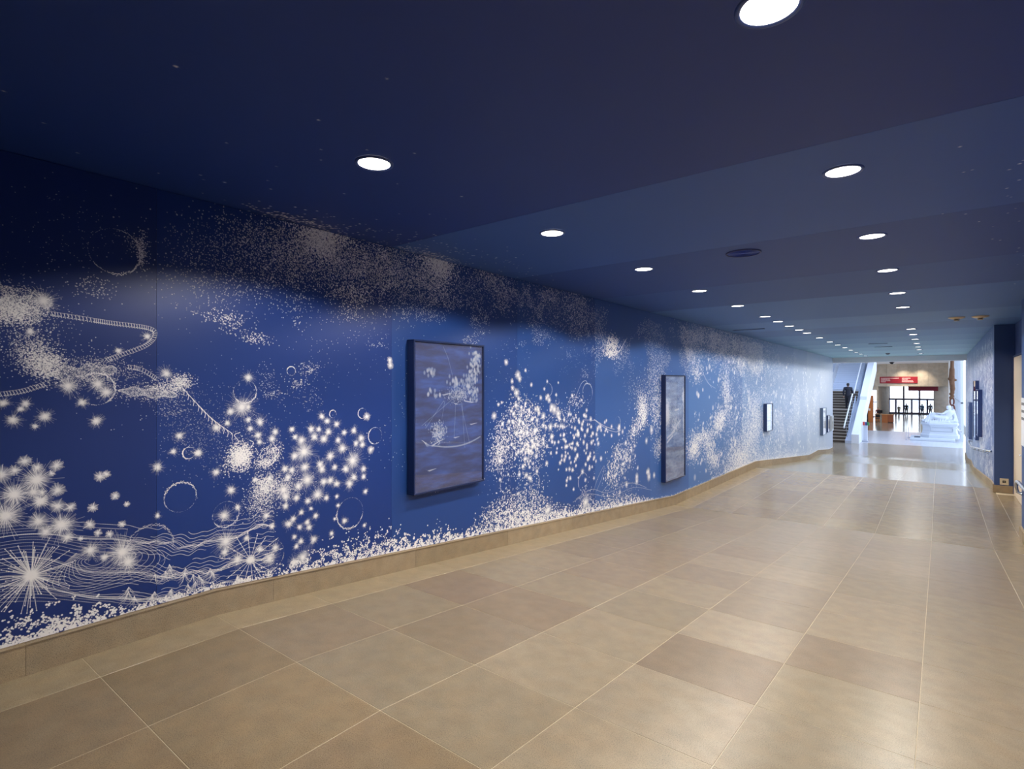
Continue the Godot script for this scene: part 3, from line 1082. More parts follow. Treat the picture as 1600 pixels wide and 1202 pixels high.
# ---------------------------------------------------------------- lamps
func downlight(l: float, d: float, label: String, e: float, c: Color) -> void:
	var o := thing("downlight", label, "ceiling light", P(l, d, 1.3), "round downlights in the blue ceiling")
	var st := new_st()
	lathe(st, o.position, [[0.112, -0.001], [0.110, -0.008], [0.098, -0.010], [0.092, -0.004]], 36, true)
	part("trim_ring", st, mat(Color8(64, 86, 150), 0.4), o)
	st = new_st()
	lathe(st, o.position, [[0.0, -0.0045], [0.093, -0.0045], [0.093, -0.0015], [0.0, -0.0015]], 36)
	part("lamp_lens", st, LENS, o)
	var s := SpotLight3D.new()
	s.name = "lamp_light"
	s.position = Vector3(0, -0.02, 0)
	s.rotation_degrees.x = -90
	s.spot_angle = SPOT_CONE
	s.spot_angle_attenuation = SPOT_BLEND
	s.spot_range = 40.0
	s.spot_attenuation = 2.0
	s.light_energy = e
	s.light_color = c
	s.light_size = 0.085
	s.shadow_enabled = true
	o.add_child(s, true)

const ORD := ["nearest", "second", "third", "fourth", "fifth", "sixth", "seventh", "eighth", "ninth", "tenth", "eleventh", "twelfth", "thirteenth", "fourteenth", "fifteenth", "sixteenth", "seventeenth", "eighteenth"]

func build_lamps() -> void:
	LENS = glow(Color(1.0, 0.97, 0.92), LENS_GLOW)
	var ld := [2.02, 3.89, 5.73, 7.54, 9.36, 11.16, 12.21, 13.31, 14.37, 15.36, 17.18, 18.99, 20.65, 22.35, 24.04, 25.75, 27.35, 29.14]
	for i in ld.size():
		var close: bool = i >= 5 and i <= 9
		downlight(2.61, ld[i], "round glowing downlight, %s from the camera in the row beside the mural wall" % ORD[i], LAMP_E * (0.95 if i == 0 else 0.75 if close else 1.0) * (1.0 if ld[i] < 6.0 else 0.8), LAMP_C)
	var rd := [2.02, 3.85, 5.69, 7.5, 9.45, 11.24, 15.76, 17.5, 19.38, 21.38, 23.4, 25.35, 28.52]
	for i in rd.size():
		downlight(lerpf(0.46, 0.60, clampf((rd[i] - 9.0) / 19.0, 0, 1)), rd[i], "round glowing downlight, %s from the camera in the row nearer the right wall" % ORD[i], LAMP_E_R * (1.0 if rd[i] < 6.0 else 0.85), LAMP_C)
	for k in 2:   # wall washers over the entrance wall
		var o := thing("downlight", "small ceiling spotlight washing the %s of the tan entrance wall" % ["left half", "right half"][k], "ceiling light", P([3.9, 2.0][k], 93.4, 2.95))
		var st := new_st()
		lathe(st, o.position, [[0.16, -0.001], [0.16, -0.02], [0.12, -0.02], [0.12, -0.006]], 20, true)
		part("trim_ring", st, mat(Color8(225, 225, 225), 0.4), o)
		st = new_st()
		lathe(st, o.position, [[0.0, -0.008], [0.12, -0.008], [0.12, -0.003], [0.0, -0.003]], 20)
		part("lamp_lens", st, LENS, o)
		var s := SpotLight3D.new()
		s.name = "lamp_light"
		s.position = Vector3(0, -0.03, 0)
		s.rotation_degrees.x = -62
		s.spot_angle = 40
		s.spot_angle_attenuation = 1.0
		s.spot_range = 40
		s.spot_attenuation = 2.0
		s.light_energy = 22
		s.light_color = Color(1, 0.93, 0.82)
		s.light_size = 0.1
		s.shadow_enabled = true
		o.add_child(s, true)

# ---------------------------------------------------------------- ceiling fittings
func build_ceiling_fittings() -> void:
	var blue := mat(Color8(36, 70, 166), 0.55)
	var o := thing("ceiling_speaker", "round flush blue grille in the ceiling between the two lamp rows", "speaker", P(1.52, 5.64, 1.3))
	var st := new_st()
	lathe(st, o.position, [[0.165, -0.001], [0.163, -0.009], [0.148, -0.010], [0.146, -0.004]], 40, true)
	part("rim", st, mat(Color8(24, 40, 104), 0.5), o)
	st = new_st()
	lathe(st, o.position, [[0.146, -0.003], [0.10, -0.006], [0.0, -0.007], [0.0, -0.001]], 40, true)
	for k in 5: ring_tube(st, o.position + Vector3(0, -0.008, 0), 0.03 + 0.024 * k, 0.03 + 0.024 * k, 0.0022, Vector3.RIGHT, Vector3.BACK, 28)
	part("grille", st, blue, o)
	for v in [[3.53, 13.55, 0.7, "dark blue slot air diffuser in the ceiling beside the mural wall"], [1.52, 20.75, 0.5, "faint slot air diffuser in the ceiling far along the corridor"], [1.5, 22.6, 0.5, "farther faint slot air diffuser in the ceiling near the corridor end"]]:
		o = thing("air_diffuser", v[3], "air vent", P(v[0], v[1], 1.3))
		st = new_st()
		var h: float = v[2] / 2.0
		lbox(st, v[0] + h, v[0] - h, v[1] - 0.05, v[1] - 0.035, 1.29, 1.2995, 0.002)
		lbox(st, v[0] + h, v[0] - h, v[1] + 0.035, v[1] + 0.05, 1.29, 1.2995, 0.002)
		part("frame", st, mat(Color8(66, 80, 128), 0.45), o)
		for k in 2:
			st = new_st()
			lbox(st, v[0] + h, v[0] - h, v[1] - 0.026 + k * 0.03, v[1] - 0.006 + k * 0.03, 1.293, 1.298)
			part("slot_blade", st, mat(Color8(30, 38, 74), 0.5), o)
	for v in [[-0.27, 13.6, "brass coloured disc sprinkler in the ceiling, left one of two"], [-0.62, 13.63, "brass coloured disc sprinkler in the ceiling, right one beside the blue pier"]]:
		o = thing("sprinkler", v[2], "sprinkler", P(v[0], v[1], 1.3))
		var brass := mat(Color8(226, 204, 168), 0.35, 0.2)
		st = new_st()
		lathe(st, o.position, [[0.13, -0.001], [0.132, -0.012], [0.09, -0.03], [0.05, -0.04]], 28, true)
		part("cover_plate", st, brass, o)
		st = new_st()
		lathe(st, o.position, [[0.035, -0.035], [0.032, -0.06], [0.05, -0.063], [0.05, -0.07], [0.0, -0.074]], 20, true)
		part("nozzle", st, brass, o)
	o = thing("smoke_detector", "small grey smoke detector dome on the ceiling near the corridor end", "detector", P(1.67, 27.4, 1.3))
	st = new_st()
	lathe(st, o.position, [[0.075, -0.001], [0.075, -0.02], [0.06, -0.045], [0.03, -0.06], [0.0, -0.062]], 22, true)
	part("body", st, mat(Color8(96, 102, 120), 0.5), o)
	st = new_st()
	lathe(st, o.position, [[0.09, -0.001], [0.09, -0.008], [0.076, -0.01]], 22, true)
	part("base_ring", st, mat(Color8(150, 156, 172), 0.5), o)
	o = thing("camera_dome", "small black camera dome under the white beam at the corridor end", "camera", P(1.74, 31.2, 1.06))
	st = new_st()
	lathe(st, o.position, [[0.10, 0.0], [0.10, -0.035], [0.085, -0.045]], 22, true)
	part("housing", st, mat(Color8(60, 60, 66), 0.4), o)
	st = new_st()
	lathe(st, o.position, [[0.08, -0.04], [0.07, -0.075], [0.04, -0.1], [0.0, -0.108]], 22, true)
	part("dome", st, mat(Color8(14, 14, 18), 0.1), o)

# ---------------------------------------------------------------- framed pictures
func sea_art(w: int, h: int, sd: int, which: int) -> ImageTexture:
	# a grey-blue print: bands of cloud and water with white sparks
	var f := FastNoiseLite.new()
	f.seed = sd
	f.frequency = 0.008
	f.fractal_octaves = 5
	var g := FastNoiseLite.new()
	g.seed = sd + 5
	g.frequency = 0.02
	g.fractal_octaves = 4
	var out := PackedByteArray()
	out.resize(w * h * 3)
	canvas(0.0, 1.0, 1.0, 0.0, w, h)
	rng.seed = sd
	if which == 1:
		for c in [[0.63, 0.645, 0.09, 0.028, 900, 0.006], [0.88, 0.82, 0.04, 0.07, 90, 0.011], [0.9, 0.93, 0.04, 0.02, 20, 0.012], [0.33, 0.385, 0.05, 0.035, 500, 0.008], [0.22, 0.80, 0.05, 0.02, 14, 0.013], [0.30, 0.66, 0.07, 0.02, 14, 0.013], [0.6, 0.735, 0.06, 0.02, 26, 0.013], [0.78, 0.73, 0.05, 0.04, 30, 0.013], [0.86, 0.64, 0.05, 0.03, 20, 0.013]]:
			for i in int(c[4]):
				var x: float = c[0] + rng.randfn() * c[2]
				var y: float = c[1] + rng.randfn() * c[3]
				if c[4] < 120: puff(x, y, c[5] * 1.5, 0.62)
				else: dot(x, y, c[5] * rng.randf_range(0.2, 0.8), 0.65)
		for s in [[0.38, 0.645, 0.52, 0.655], [0.70, 0.60, 0.88, 0.585], [0.10, 0.345, 0.22, 0.30], [0.22, 0.30, 0.40, 0.335], [0.55, 0.585, 0.62, 0.575], [0.8, 0.425, 0.92, 0.43], [0.55, 0.34, 0.64, 0.342], [0.18, 0.135, 0.3, 0.14]]:
			for k in 4: line(s[0] + k * 0.008, s[1] - k * 0.0022, s[2] - k * 0.015, s[3] - k * 0.0012, 0.0018, 0.6)
		for s in [[0.4, 0.98, 0.47, 0.9], [0.47, 0.9, 0.55, 0.75], [0.4, 0.6, 0.15, 0.42], [0.42, 0.6, 0.38, 0.48], [0.66, 0.58, 0.8, 0.28], [0.68, 0.58, 0.72, 0.26], [0.58, 0.57, 0.56, 0.34], [0.1, 0.44, 0.5, 0.6]]: line(s[0], s[1], s[2], s[3], 0.002, 0.3)
		for k in 30:
			var t := k / 29.0
			line(0.25 + t * 0.7, 0.30 - 0.05 * sin(t * PI * 0.6) + t * t * 0.07, 0.275 + t * 0.7, 0.30 - 0.05 * sin((t + 0.035) * PI * 0.6) + t * t * 0.07, 0.006, 0.35)
	elif which == 2:
		for c in [[0.12, 0.64, 0.06, 0.06, 1400, 0.010], [0.95, 0.80, 0.03, 0.035, 300, 0.012], [0.97, 0.55, 0.02, 0.10, 500, 0.010], [0.55, 0.52, 0.12, 0.05, 500, 0.009], [0.5, 0.60, 0.22, 0.08, 700, 0.006]]:
			for i in int(c[4]): dot(c[0] + rng.randfn() * c[2], c[1] + rng.randfn() * c[3], c[5] * rng.randf_range(0.3, 1.0), 0.6)
		for s in [[0.1, 0.4, 0.5, 0.46], [0.3, 0.43, 0.8, 0.56], [0.1, 0.36, 0.4, 0.42], [0.4, 0.50, 0.6, 0.48], [0.5, 0.66, 0.7, 0.67]]:
			for k in 5: line(s[0], s[1] + k * 0.003, s[2], s[3] + k * 0.002, 0.006, 0.55)
	else:
		for i in 260: dot(rng.randf(), 0.2 + 0.5 * rng.randf(), 0.012 * rng.randf(), 0.5)
	var deep := [Color8(4, 28, 92), Color8(58, 86, 142), Color8(150, 160, 184)][which - 1] as Color
	var pale := [Color8(38, 76, 158), Color8(130, 156, 198), Color8(206, 212, 222)][which - 1] as Color
	for y in h:
		for x in w:
			var i := y * w + x
			var n := f.get_noise_2d(x * 0.35 * 512.0 / w, y * 2.6 * 512.0 / h) * 0.9 + g.get_noise_2d(x * 0.5 * 512.0 / w, y * 3.0 * 512.0 / h) * 0.35
			var t := clampf(0.42 + n * 1.0, 0.0, 1.0)
			var c := deep.lerp(pale, t).lerp(Color8(216, 216, 222), 0.85 * ink[i] / 255.0)
			out[i * 3] = c.r8
			out[i * 3 + 1] = c.g8
			out[i * 3 + 2] = c.b8
	return ImageTexture.create_from_image(Image.create_from_data(w, h, false, Image.FORMAT_RGB8, out))

func picture(lw: float, side: float, d0: float, d1: float, u0: float, u1: float, deep: float, art: ImageTexture, frame_c: Color, label: String) -> void:
	# side 1: on the left wall facing right; -1: on the right wall facing left
	var o := thing("framed_picture", label, "picture", P(lw, (d0 + d1) / 2.0, u0), "framed pictures along the corridor walls")
	var lf := lw - side * deep
	var fm := mat(frame_c, 0.35)
	var w := 0.018
	var st := new_st()
	for b in [[d0, d1, u1 - w, u1], [d0, d1, u0, u0 + w], [d0, d0 + w, u0 + w, u1 - w], [d1 - w, d1, u0 + w, u1 - w]]:
		lbox(st, lw - side * 0.001, lf, b[0], b[1], b[2], b[3], 0.0025)
	part("frame", st, fm, o)
	var m := StandardMaterial3D.new()
	m.albedo_texture = art
	m.roughness = 0.5
	m.texture_repeat = false
	st = new_st()
	uv_on = 1
	uv_r = [d0 + w, d1 - d0 - 2 * w, u1 - w, u1 - u0 - 2 * w]
	uslope(st, lf + side * 0.022, lf + side * 0.03, d0 + w, d1 - w, u0 + w, u0 + w, u1 - w, u1 - w)
	uv_on = 0
	part("print", st, m, o)
	st = new_st()
	lbox(st, lf + side * 0.012, lf + side * 0.015, d0 + w + 0.001, d1 - w - 0.001, u0 + w + 0.001, u1 - w - 0.001)
	part("glazing", st, glass(Color8(240, 244, 250), 0.03), o)

func build_pictures() -> void:
	var navy := Color8(24, 40, 84)
	picture(WALL_L, 1, 3.55, 4.584, -1.075, 0.437, 0.10, sea_art(360, 528, 11, 1), navy, "largest framed dark seascape print with white sparks, nearest on the mural wall")
	picture(WALL_L, 1, 9.72, 10.73, -1.83, 0.18, 0.09, sea_art(300, 600, 23, 2), navy, "tall narrow framed print of grey clouds, second along the mural wall")
	var pale := sea_art(160, 160, 37, 3)
	picture(WALL_L, 1, 17.24, 18.0, -1.39, -0.57, 0.10, pale, Color8(40, 58, 100), "small framed pale print, third along the mural wall")
	picture(WALL_L, 1, 27.0, 27.9, -2.22, -1.03, 0.12, pale, Color8(84, 104, 136), "framed pale print with a blue grey edge, fourth along the mural wall")
	picture(WALL_L, 1, 28.5, 29.1, -2.2, -1.42, 0.10, pale, Color8(52, 68, 104), "narrow dark edged picture, fifth along the mural wall near the corridor end")
	picture(WALL_L, 1, 29.7, 30.2, -2.2, -1.5, 0.10, pale, Color8(190, 196, 204), "pale edged picture, last on the mural wall before the stairs")
	picture(-0.95, -1, 19.95, 20.85, -1.46, -0.14, 0.10, pale, Color8(44, 62, 112), "framed picture on the right wall, nearest to the blue pier")
	picture(-0.95, -1, 21.5, 22.9, -1.68, 0.12, 0.09, pale, Color8(50, 68, 116), "tallest framed picture, middle one on the right wall")
	picture(-0.95, -1, 25.6, 26.6, -1.98, -0.65, 0.10, pale, Color8(70, 90, 138), "framed picture on the right wall, farthest toward the bright hall")

# ---------------------------------------------------------------- rails, outlet, door, sign
func rail_bracket(st: SurfaceTool, at: Vector3, wall_x: float) -> void:
	tube(st, [at + Vector3(0, -0.015, 0), at + Vector3(0, -0.06, 0), Vector3(wall_x, at.y - 0.09, at.z)], 0.008, 8)
	box(st, Vector3(wall_x - 0.004, at.y - 0.12, at.z - 0.03), Vector3(wall_x + 0.012, at.y - 0.06, at.z + 0.03))

func build_right_side() -> void:
	var steel := mat(Color8(214, 218, 224), 0.25, 0.75)
	# far rail: slopes with the lower ramp, level at its ends
	var o := thing("handrail", "long pale metal handrail on the right wall beyond the blue pier", "handrail", P(-0.93, 22, floor_u(22)))
	var st := new_st()
	var l := -0.86
	tube(st, [P(-0.94, 16.5, floor_u(16.5) + 0.84), P(l, 16.55, floor_u(16.5) + 0.84), P(l, 17.3, floor_u(17.3) + 0.86), P(l, 24.4, floor_u(24.4) + 0.86), P(l, 26.4, floor_u(26.4) + 0.9), P(-0.94, 26.45, floor_u(26.4) + 0.9)], 0.024, 12)
	part("rail", st, steel, o)
	for d in [17.6, 19.6, 21.6, 23.6, 25.6]:
		st = new_st()
		rail_bracket(st, P(l, d, floor_u(d) + 0.86), 0.95)
		part("bracket", st, steel, o)
	o = thing("handrail", "short white handrail end by the stone pier next to the statue", "handrail", P(-0.9, 38, -3.25))
	st = new_st()
	tube(st, [P(-0.89, 35.2, -2.62 + 0.3), P(-0.80, 35.2, -2.32), P(-0.76, 38.0, -2.36), P(-0.66, 39.7, -2.42), P(-0.60, 39.9, -2.5)], 0.028, 12)
	part("rail", st, mat(Color8(232, 234, 236), 0.3, 0.2), o)
	for d in [36.0, 38.2]:
		st = new_st()
		rail_bracket(st, P(-0.79, d, -2.34), 0.9)
		part("bracket", st, steel, o)
	o = thing("handrail", "polished handrail end at the right edge of the picture", "handrail", P(-1.0, 9, floor_u(9)))
	st = new_st()
	l = -0.93
	var h := 0.9
	tube(st, [P(-1.0, 11.32, floor_u(10.3) + h - 0.22), P(-0.95, 11.34, floor_u(10.3) + h - 0.20), P(l, 11.32, floor_u(10.3) + h - 0.1), P(l, 11.2, floor_u(10.3) + h - 0.02), P(l, 11.0, floor_u(10.3) + h), P(l, 10.3, floor_u(10.3) + h), P(l, 2.0, floor_u(2.0) + h), P(-0.99, 1.9, floor_u(2.0) + h)], 0.024, 12)
	part("rail", st, steel, o)
	for d in [9.8, 7.8, 5.8, 3.8]:
		st = new_st()
		rail_bracket(st, P(l, d, floor_u(d) + h), 1.0)
		part("bracket", st, steel, o)
	# outlet in the blue pier
	o = thing("wall_outlet", "beige plate with a dark socket low on the blue pier", "outlet", P(-1.11, 15.85, -2.1))
	st = new_st()
	lbox(st, -1.04, -1.185, 15.845, 15.858, -2.175, -2.035, 0.003)
	part("plate", st, mat(Color8(206, 190, 160), 0.4), o)
	st = new_st()
	lbox(st, -1.085, -1.14, 15.838, 15.846, -2.13, -2.08, 0.002)
	part("socket", st, mat(Color8(30, 28, 28), 0.4), o)
	st = new_st()
	lbox(st, -1.10, -1.125, 15.834, 15.839, -2.112, -2.098, 0.001)
	part("socket_tab", st, mat(Color8(180, 168, 140), 0.4), o)
	# cream door in the recess
	var dr := setting("door_2", "tall cream door in the recess beside the blue pier", "door", P(-1.29, 15.0, -2.35))
	st = new_st()
	lbox(st, -1.262, -1.288, 13.9, 15.82, -2.348, 0.58, 0.004)
	part("door_leaf", st, mat(Color8(232, 214, 188), 0.5), dr)
	st = new_st()
	lbox(st, -1.25, -1.288, 15.822, 15.858, -2.348, 0.6, 0.003)
	lbox(st, -1.25, -1.288, 13.86, 13.898, -2.348, 0.6, 0.003)
	lbox(st, -1.25, -1.288, 13.86, 15.858, 0.582, 0.62, 0.003)
	part("door_frame", st, mat(Color8(40, 56, 104), 0.5), dr)
	st = new_st()
	tube(st, [P(-1.26, 14.1, -1.35), P(-1.22, 14.1, -1.35), P(-1.22, 14.25, -1.35)], 0.01, 8)
	part("door_handle", st, steel, dr)
	# white notice board on the near right wall; only its far edge shows
	o = thing("wall_sign", "white notice panel with dark lettering marks at the right picture edge", "sign", P(-1.0, 11.05, -0.95))
	st = new_st()
	lbox(st, -0.985, -0.999, 10.55, 11.3, -0.92, -0.2, 0.003)
	part("panel", st, mat(Color8(240, 241, 244), 0.4), o)
	for k in 3:
		st = new_st()
		for j in 7: lbox(st, -0.9835, -0.986, 11.24 - j * 0.09, 11.18 - j * 0.09, -0.31 - k * 0.11, -0.27 - k * 0.11)
		meta(part("lettering", st, mat(Color8(92, 90, 92), 0.6), o), "", "", "", "stuff")

# ---------------------------------------------------------------- the stairs
const RISE := 0.157
func step_u(n: int) -> float: return -3.25 + RISE * n

func build_stairs() -> void:
	var tread_m := mat(Color8(150, 140, 128), 0.5)
	var lit_step_m := mat(Color8(196, 206, 222), 0.5)  # upper steps paler: the daylight on them is put into the colour
	var riser_m := mat(Color8(76, 66, 58), 0.6)
	var white := mat(Color8(224, 229, 238), 0.5)
	var o := thing("staircase", "straight staircase with dark risers and white side walls left of the hall", "stairs", P(4.8, 35.4, -3.25))
	for n in range(1, 31):
		var d: float = 35.4 + 0.3 * (n - 1) + (1.2 if n > 11 else 0.0)
		var u := step_u(n)
		var deep := 1.55 if n == 11 else 0.34
		var st := new_st()
		lbox(st, 4.1, 5.65, d - 0.02, d + deep, u - 0.04, u, 0.006)
		part("tread", st, tread_m if n < 19 else lit_step_m, o)
		st = new_st()
		lbox(st, 4.1, 5.65, d, d + 0.03, u - RISE, u - 0.04)
		part("riser", st, riser_m if n < 19 else lit_step_m, o)
	# solid side under the first flight, with a sloped top, then the parapet of the second flight
	var st := new_st()
	slope_box(st, 3.45, 3.8, 35.2, 38.7, -3.25, -3.25, -2.75, step_u(11) + 0.32)
	slope_box(st, 3.45, 3.8, 38.7, 39.4, -3.25, -2.05, step_u(11) + 0.32, step_u(11) + 0.6)
	part("side_wall", st, white, o)
	st = new_st()
	slope_box(st, 3.45, 3.8, 39.4, 46.0, step_u(11) - 0.35, step_u(30) - 0.5, step_u(11) + 0.8, step_u(30) + 0.95)
	part("parapet", st, white, o)
	st = new_st()
	slope_box(st, 3.8, 4.1, 35.2, 39.8, -3.25, -3.25, -3.1, step_u(11) + 0.05)
	slope_box(st, 3.8, 4.1, 39.8, 46.0, step_u(11) - 0.3, step_u(30) - 0.5, step_u(11) + 0.05, step_u(30) + 0.05)
	part("stringer", st, mat(Color8(176, 186, 206), 0.5), o)
	st = new_st()
	slope_box(st, 5.65, 5.9, 35.2, 39.9, -3.25, -3.25, -3.1, step_u(11) + 0.1)
	slope_box(st, 5.65, 5.9, 39.9, 46.0, step_u(11) - 0.3, step_u(30) - 0.5, step_u(11) + 0.1, step_u(30) + 0.1)
	part("stringer", st, white, o)
	st = new_st()
	slope_box(st, 4.1, 5.65, 39.9, 46.0, step_u(11) - 0.45, step_u(30) - 0.6, step_u(11) - 0.17, step_u(30) - 0.25)
	part("soffit", st, white, o)
	st = new_st()
	slope_box(st, 3.93, 3.96, 35.4, 38.6, -2.85, step_u(11) + 0.1, -2.35, step_u(11) + 0.85)
	part("glass_panel", st, glass(Color8(190, 215, 245), 0.25), o)
	st = new_st()
	slope_box(st, 3.93, 3.96, 39.9, 45.8, step_u(11) + 0.1, step_u(30) + 0.1, step_u(11) + 0.9, step_u(30) + 0.9)
	part("glass_panel", st, glass(Color8(190, 215, 245), 0.25), o)
	for s in [[35.0, -2.4, 39.0, step_u(11) + 0.95], [39.6, step_u(11) + 1.0, 45.8, step_u(30) + 0.95]]:
		st = new_st()
		tube(st, [P(4.12, s[0], s[1]), P(4.15, s[0] + 0.25, s[1] + 0.05), P(4.15, s[2], s[3])], 0.035, 10)
		part("handrail", st, mat(Color8(236, 238, 242), 0.3, 0.2), o)
	for k in 5:
		st = new_st()
		var t := (k + 0.5) / 5.0
		var d := lerpf(35.3, 38.8, t)
		tube(st, [P(4.05, d, lerpf(-3.1, step_u(11), t)), P(4.12, d, lerpf(-2.37, step_u(11) + 0.93, t))], 0.014, 8)
		part("baluster", st, mat(Color8(150, 156, 168), 0.3, 0.5), o)
	# the wall behind the upper flight
	var w := setting("wall_stair", "pale blue lit wall rising behind the staircase", "wall", P(5, 47, -3.25))
	st = new_st()
	lbox(st, 8.3, 4.1, 46.4, 46.7, 0.9, 2.95)
	part("wall_core", st, mat(Color8(206, 216, 232), 0.7), w)

# ---------------------------------------------------------------- people
func person_bones(pose: int) -> Array:
	# y up, facing +z, feet at 0, 1.72 m tall
	var b := []
	var hip := Vector3(0, 0.92, 0)
	for s in [-1.0, 1.0]:
		var fw: float = 0.10 * s * (1.0 if pose == 1 else 0.4)
		var h := hip + Vector3(0.09 * s, 0, 0)
		var k := Vector3(0.10 * s, 0.50, fw + 0.03)
		var a := Vector3(0.10 * s, 0.09, fw * 1.8 - 0.03)
		b += [[h, k, 0.092, 0.062], [k, a, 0.060, 0.042], [a, a + Vector3(0.02 * s, -0.045, 0.15), 0.045, 0.034]]
		var sh := Vector3(0.19 * s, 1.40, -0.01)
		var el := Vector3(0.25 * s, 1.13, -0.04 - fw * 0.8)
		var wr := Vector3(0.24 * s, 0.90, 0.05 - fw * 1.2)
		b += [[sh, el, 0.056, 0.043], [el, wr, 0.041, 0.028]]
	b += [[hip, Vector3(0, 1.10, 0), 0.135, 0.125], [Vector3(0, 1.10, 0), Vector3(0, 1.34, -0.01), 0.13, 0.145], [Vector3(-0.1, 1.38, -0.01), Vector3(0.1, 1.38, -0.01), 0.085, 0.085], [Vector3(0, 1.42, -0.01), Vector3(0, 1.54, 0.015), 0.055, 0.05]]
	return b

func hand_bones(w: Vector3, s: float) -> Array:
	var b := [[w, w + Vector3(0, -0.045, 0.008), 0.020, 0.024], [w + Vector3(0, -0.05, -0.018), w + Vector3(0, -0.085, -0.022), 0.014, 0.013], [w + Vector3(0, -0.05, 0.022), w + Vector3(0, -0.085, 0.028), 0.014, 0.013]]
	for k in 4:
		var z := 0.030 - 0.019 * k
		var l: float = [0.066, 0.075, 0.07, 0.055][k]
		var a := w + Vector3(0, -0.085, z)
		var m := a + Vector3(-0.006 * s, -l * 0.55, 0.004)
		b += [[a, m, 0.0088, 0.0082], [m, m + Vector3(-0.018 * s, -l * 0.42, 0.004), 0.0082, 0.007]]
	b += [[w + Vector3(-0.006 * s, -0.03, 0.022), w + Vector3(-0.016 * s, -0.065, 0.046), 0.0105, 0.009], [w + Vector3(-0.016 * s, -0.065, 0.046), w + Vector3(-0.022 * s, -0.095, 0.05), 0.009, 0.0075]]
	return b

var body_mesh := {}
func person(label: String, at: Vector3, turn: float, height: float, pose: int, top: Color, legs: Color, skin: Color, hair: Color) -> Node3D:
	var o := thing("person", label, "person", at)
	org = Vector3.ZERO
	if not body_mesh.has(pose):
		var st := new_st()
		blob(st, person_bones(pose), 0.016, 0.03)
		for s in [-1.0, 1.0]:
			var fw: float = 0.10 * s * (1.0 if pose == 1 else 0.4)
			blob(st, hand_bones(Vector3(0.24 * s, 0.90, 0.05 - fw * 1.2), s), 0.0045, 0.006)
		# head with brow, nose, chin and ears
		var c := Vector3(0, 1.60, 0.02)
		blob(st, [[c + Vector3(0, 0.035, -0.015), c + Vector3(0, 0.03, 0.0), 0.083, 0.08], [c + Vector3(0, -0.05, 0.02), c + Vector3(0, -0.07, 0.04), 0.058, 0.04], [c + Vector3(0, 0.0, 0.078), c + Vector3(0, -0.022, 0.092), 0.011, 0.014], [c + Vector3(-0.03, 0.02, 0.066), c + Vector3(0.03, 0.02, 0.066), 0.016, 0.016], [c + Vector3(-0.02, -0.052, 0.07), c + Vector3(0.02, -0.052, 0.07), 0.009, 0.009], [c + Vector3(-0.078, 0.0, -0.01), c + Vector3(-0.084, -0.03, -0.005), 0.014, 0.01], [c + Vector3(0.078, 0.0, -0.01), c + Vector3(0.084, -0.03, -0.005), 0.014, 0.01]], 0.009, 0.012)
		st.generate_normals()
		var hs := new_st()
		blob(hs, [[c + Vector3(0, 0.05, -0.025), c + Vector3(0, 0.06, -0.005), 0.088, 0.082], [c + Vector3(0, 0.0, -0.05), c + Vector3(0, -0.03, -0.045), 0.07, 0.055]], 0.012, 0.02)
		hs.generate_normals()
		var js := new_st()   # jacket: trunk and sleeves, a little proud of the body
		var jb := []
		var all := person_bones(pose)
		for i in all.size():
			var b: Array = all[i]
			if i >= 10 and i < 13: jb.append([b[0], b[1], b[2] + 0.014, b[3] + 0.014])
			elif i % 5 == 3 and i < 10: jb.append([b[0], b[1], b[2] + 0.013, b[3] + 0.012])
			elif i % 5 == 4 and i < 10: jb.append([b[0], (b[0] as Vector3).lerp(b[1], 0.92), b[2] + 0.012, b[3] + 0.012])
		blob(js, jb, 0.018, 0.03)
		js.generate_normals()
		var ts := new_st()   # trousers
		var tb := []
		for i in all.size():
			var b: Array = all[i]
			if i < 10 and i % 5 < 2: tb.append([b[0], b[1], b[2] + 0.014, b[3] + 0.018])
			elif i == 10: tb.append([b[0], (b[0] as Vector3).lerp(b[1], 0.4), b[2] + 0.006, b[3] + 0.006])
		blob(ts, tb, 0.018, 0.03)
		ts.generate_normals()
		body_mesh[pose] = [st.commit(), hs.commit(), js.commit(), ts.commit()]
	var looks := [["body", skin, 0.5], ["hair", hair, 0.6], ["jacket", top, 0.8], ["trousers", legs, 0.8]]
	for i in 4:
		var m := MeshInstance3D.new()
		m.mesh = body_mesh[pose][i]
		m.material_override = mat(looks[i][1], looks[i][2])
		m.name = looks[i][0]
		o.add_child(m, true)
	o.rotation.y = turn
	o.scale = Vector3.ONE * height / 1.72
	return o

func build_people() -> void:
	var dark := Color8(30, 32, 46)
	person("person in dark clothes climbing the staircase, seen from behind", P(4.42, 39.3, step_u(11)), PI, 1.6, 1, dark, Color8(26, 28, 40), Color8(176, 130, 104), Color8(28, 22, 20))
	person("person in a pale blue top just inside the glass entrance doors", P(2.05, 106.0, -4.75), 0.4, 1.72, 0, Color8(120, 166, 214), Color8(58, 74, 120), Color8(190, 150, 126), Color8(40, 36, 40))
	person("person in dark clothes at the middle of the entrance doors", P(4.05, 106.5, -4.75), 0.2, 1.7, 1, Color8(58, 60, 70), Color8(70, 66, 72), Color8(190, 150, 126), Color8(50, 40, 36))
	person("short person in a tan coat left of the entrance doors' middle", P(5.05, 107.0, -4.75), -0.3, 1.35, 0, Color8(168, 146, 118), Color8(110, 100, 92), Color8(200, 160, 136), Color8(90, 70, 52))
	person("person in grey clothes by the rightmost entrance door", P(1.05, 107.4, -4.75), 0.1, 1.72, 0, Color8(150, 152, 160), Color8(140, 142, 150), Color8(190, 150, 126), Color8(60, 50, 48))
	person("person with red brown clothes standing behind the reception desk", P(6.35, 86.5, -4.75), 0.2, 1.68, 0, Color8(140, 74, 60), Color8(60, 52, 56), Color8(222, 172, 146), Color8(70, 44, 36))

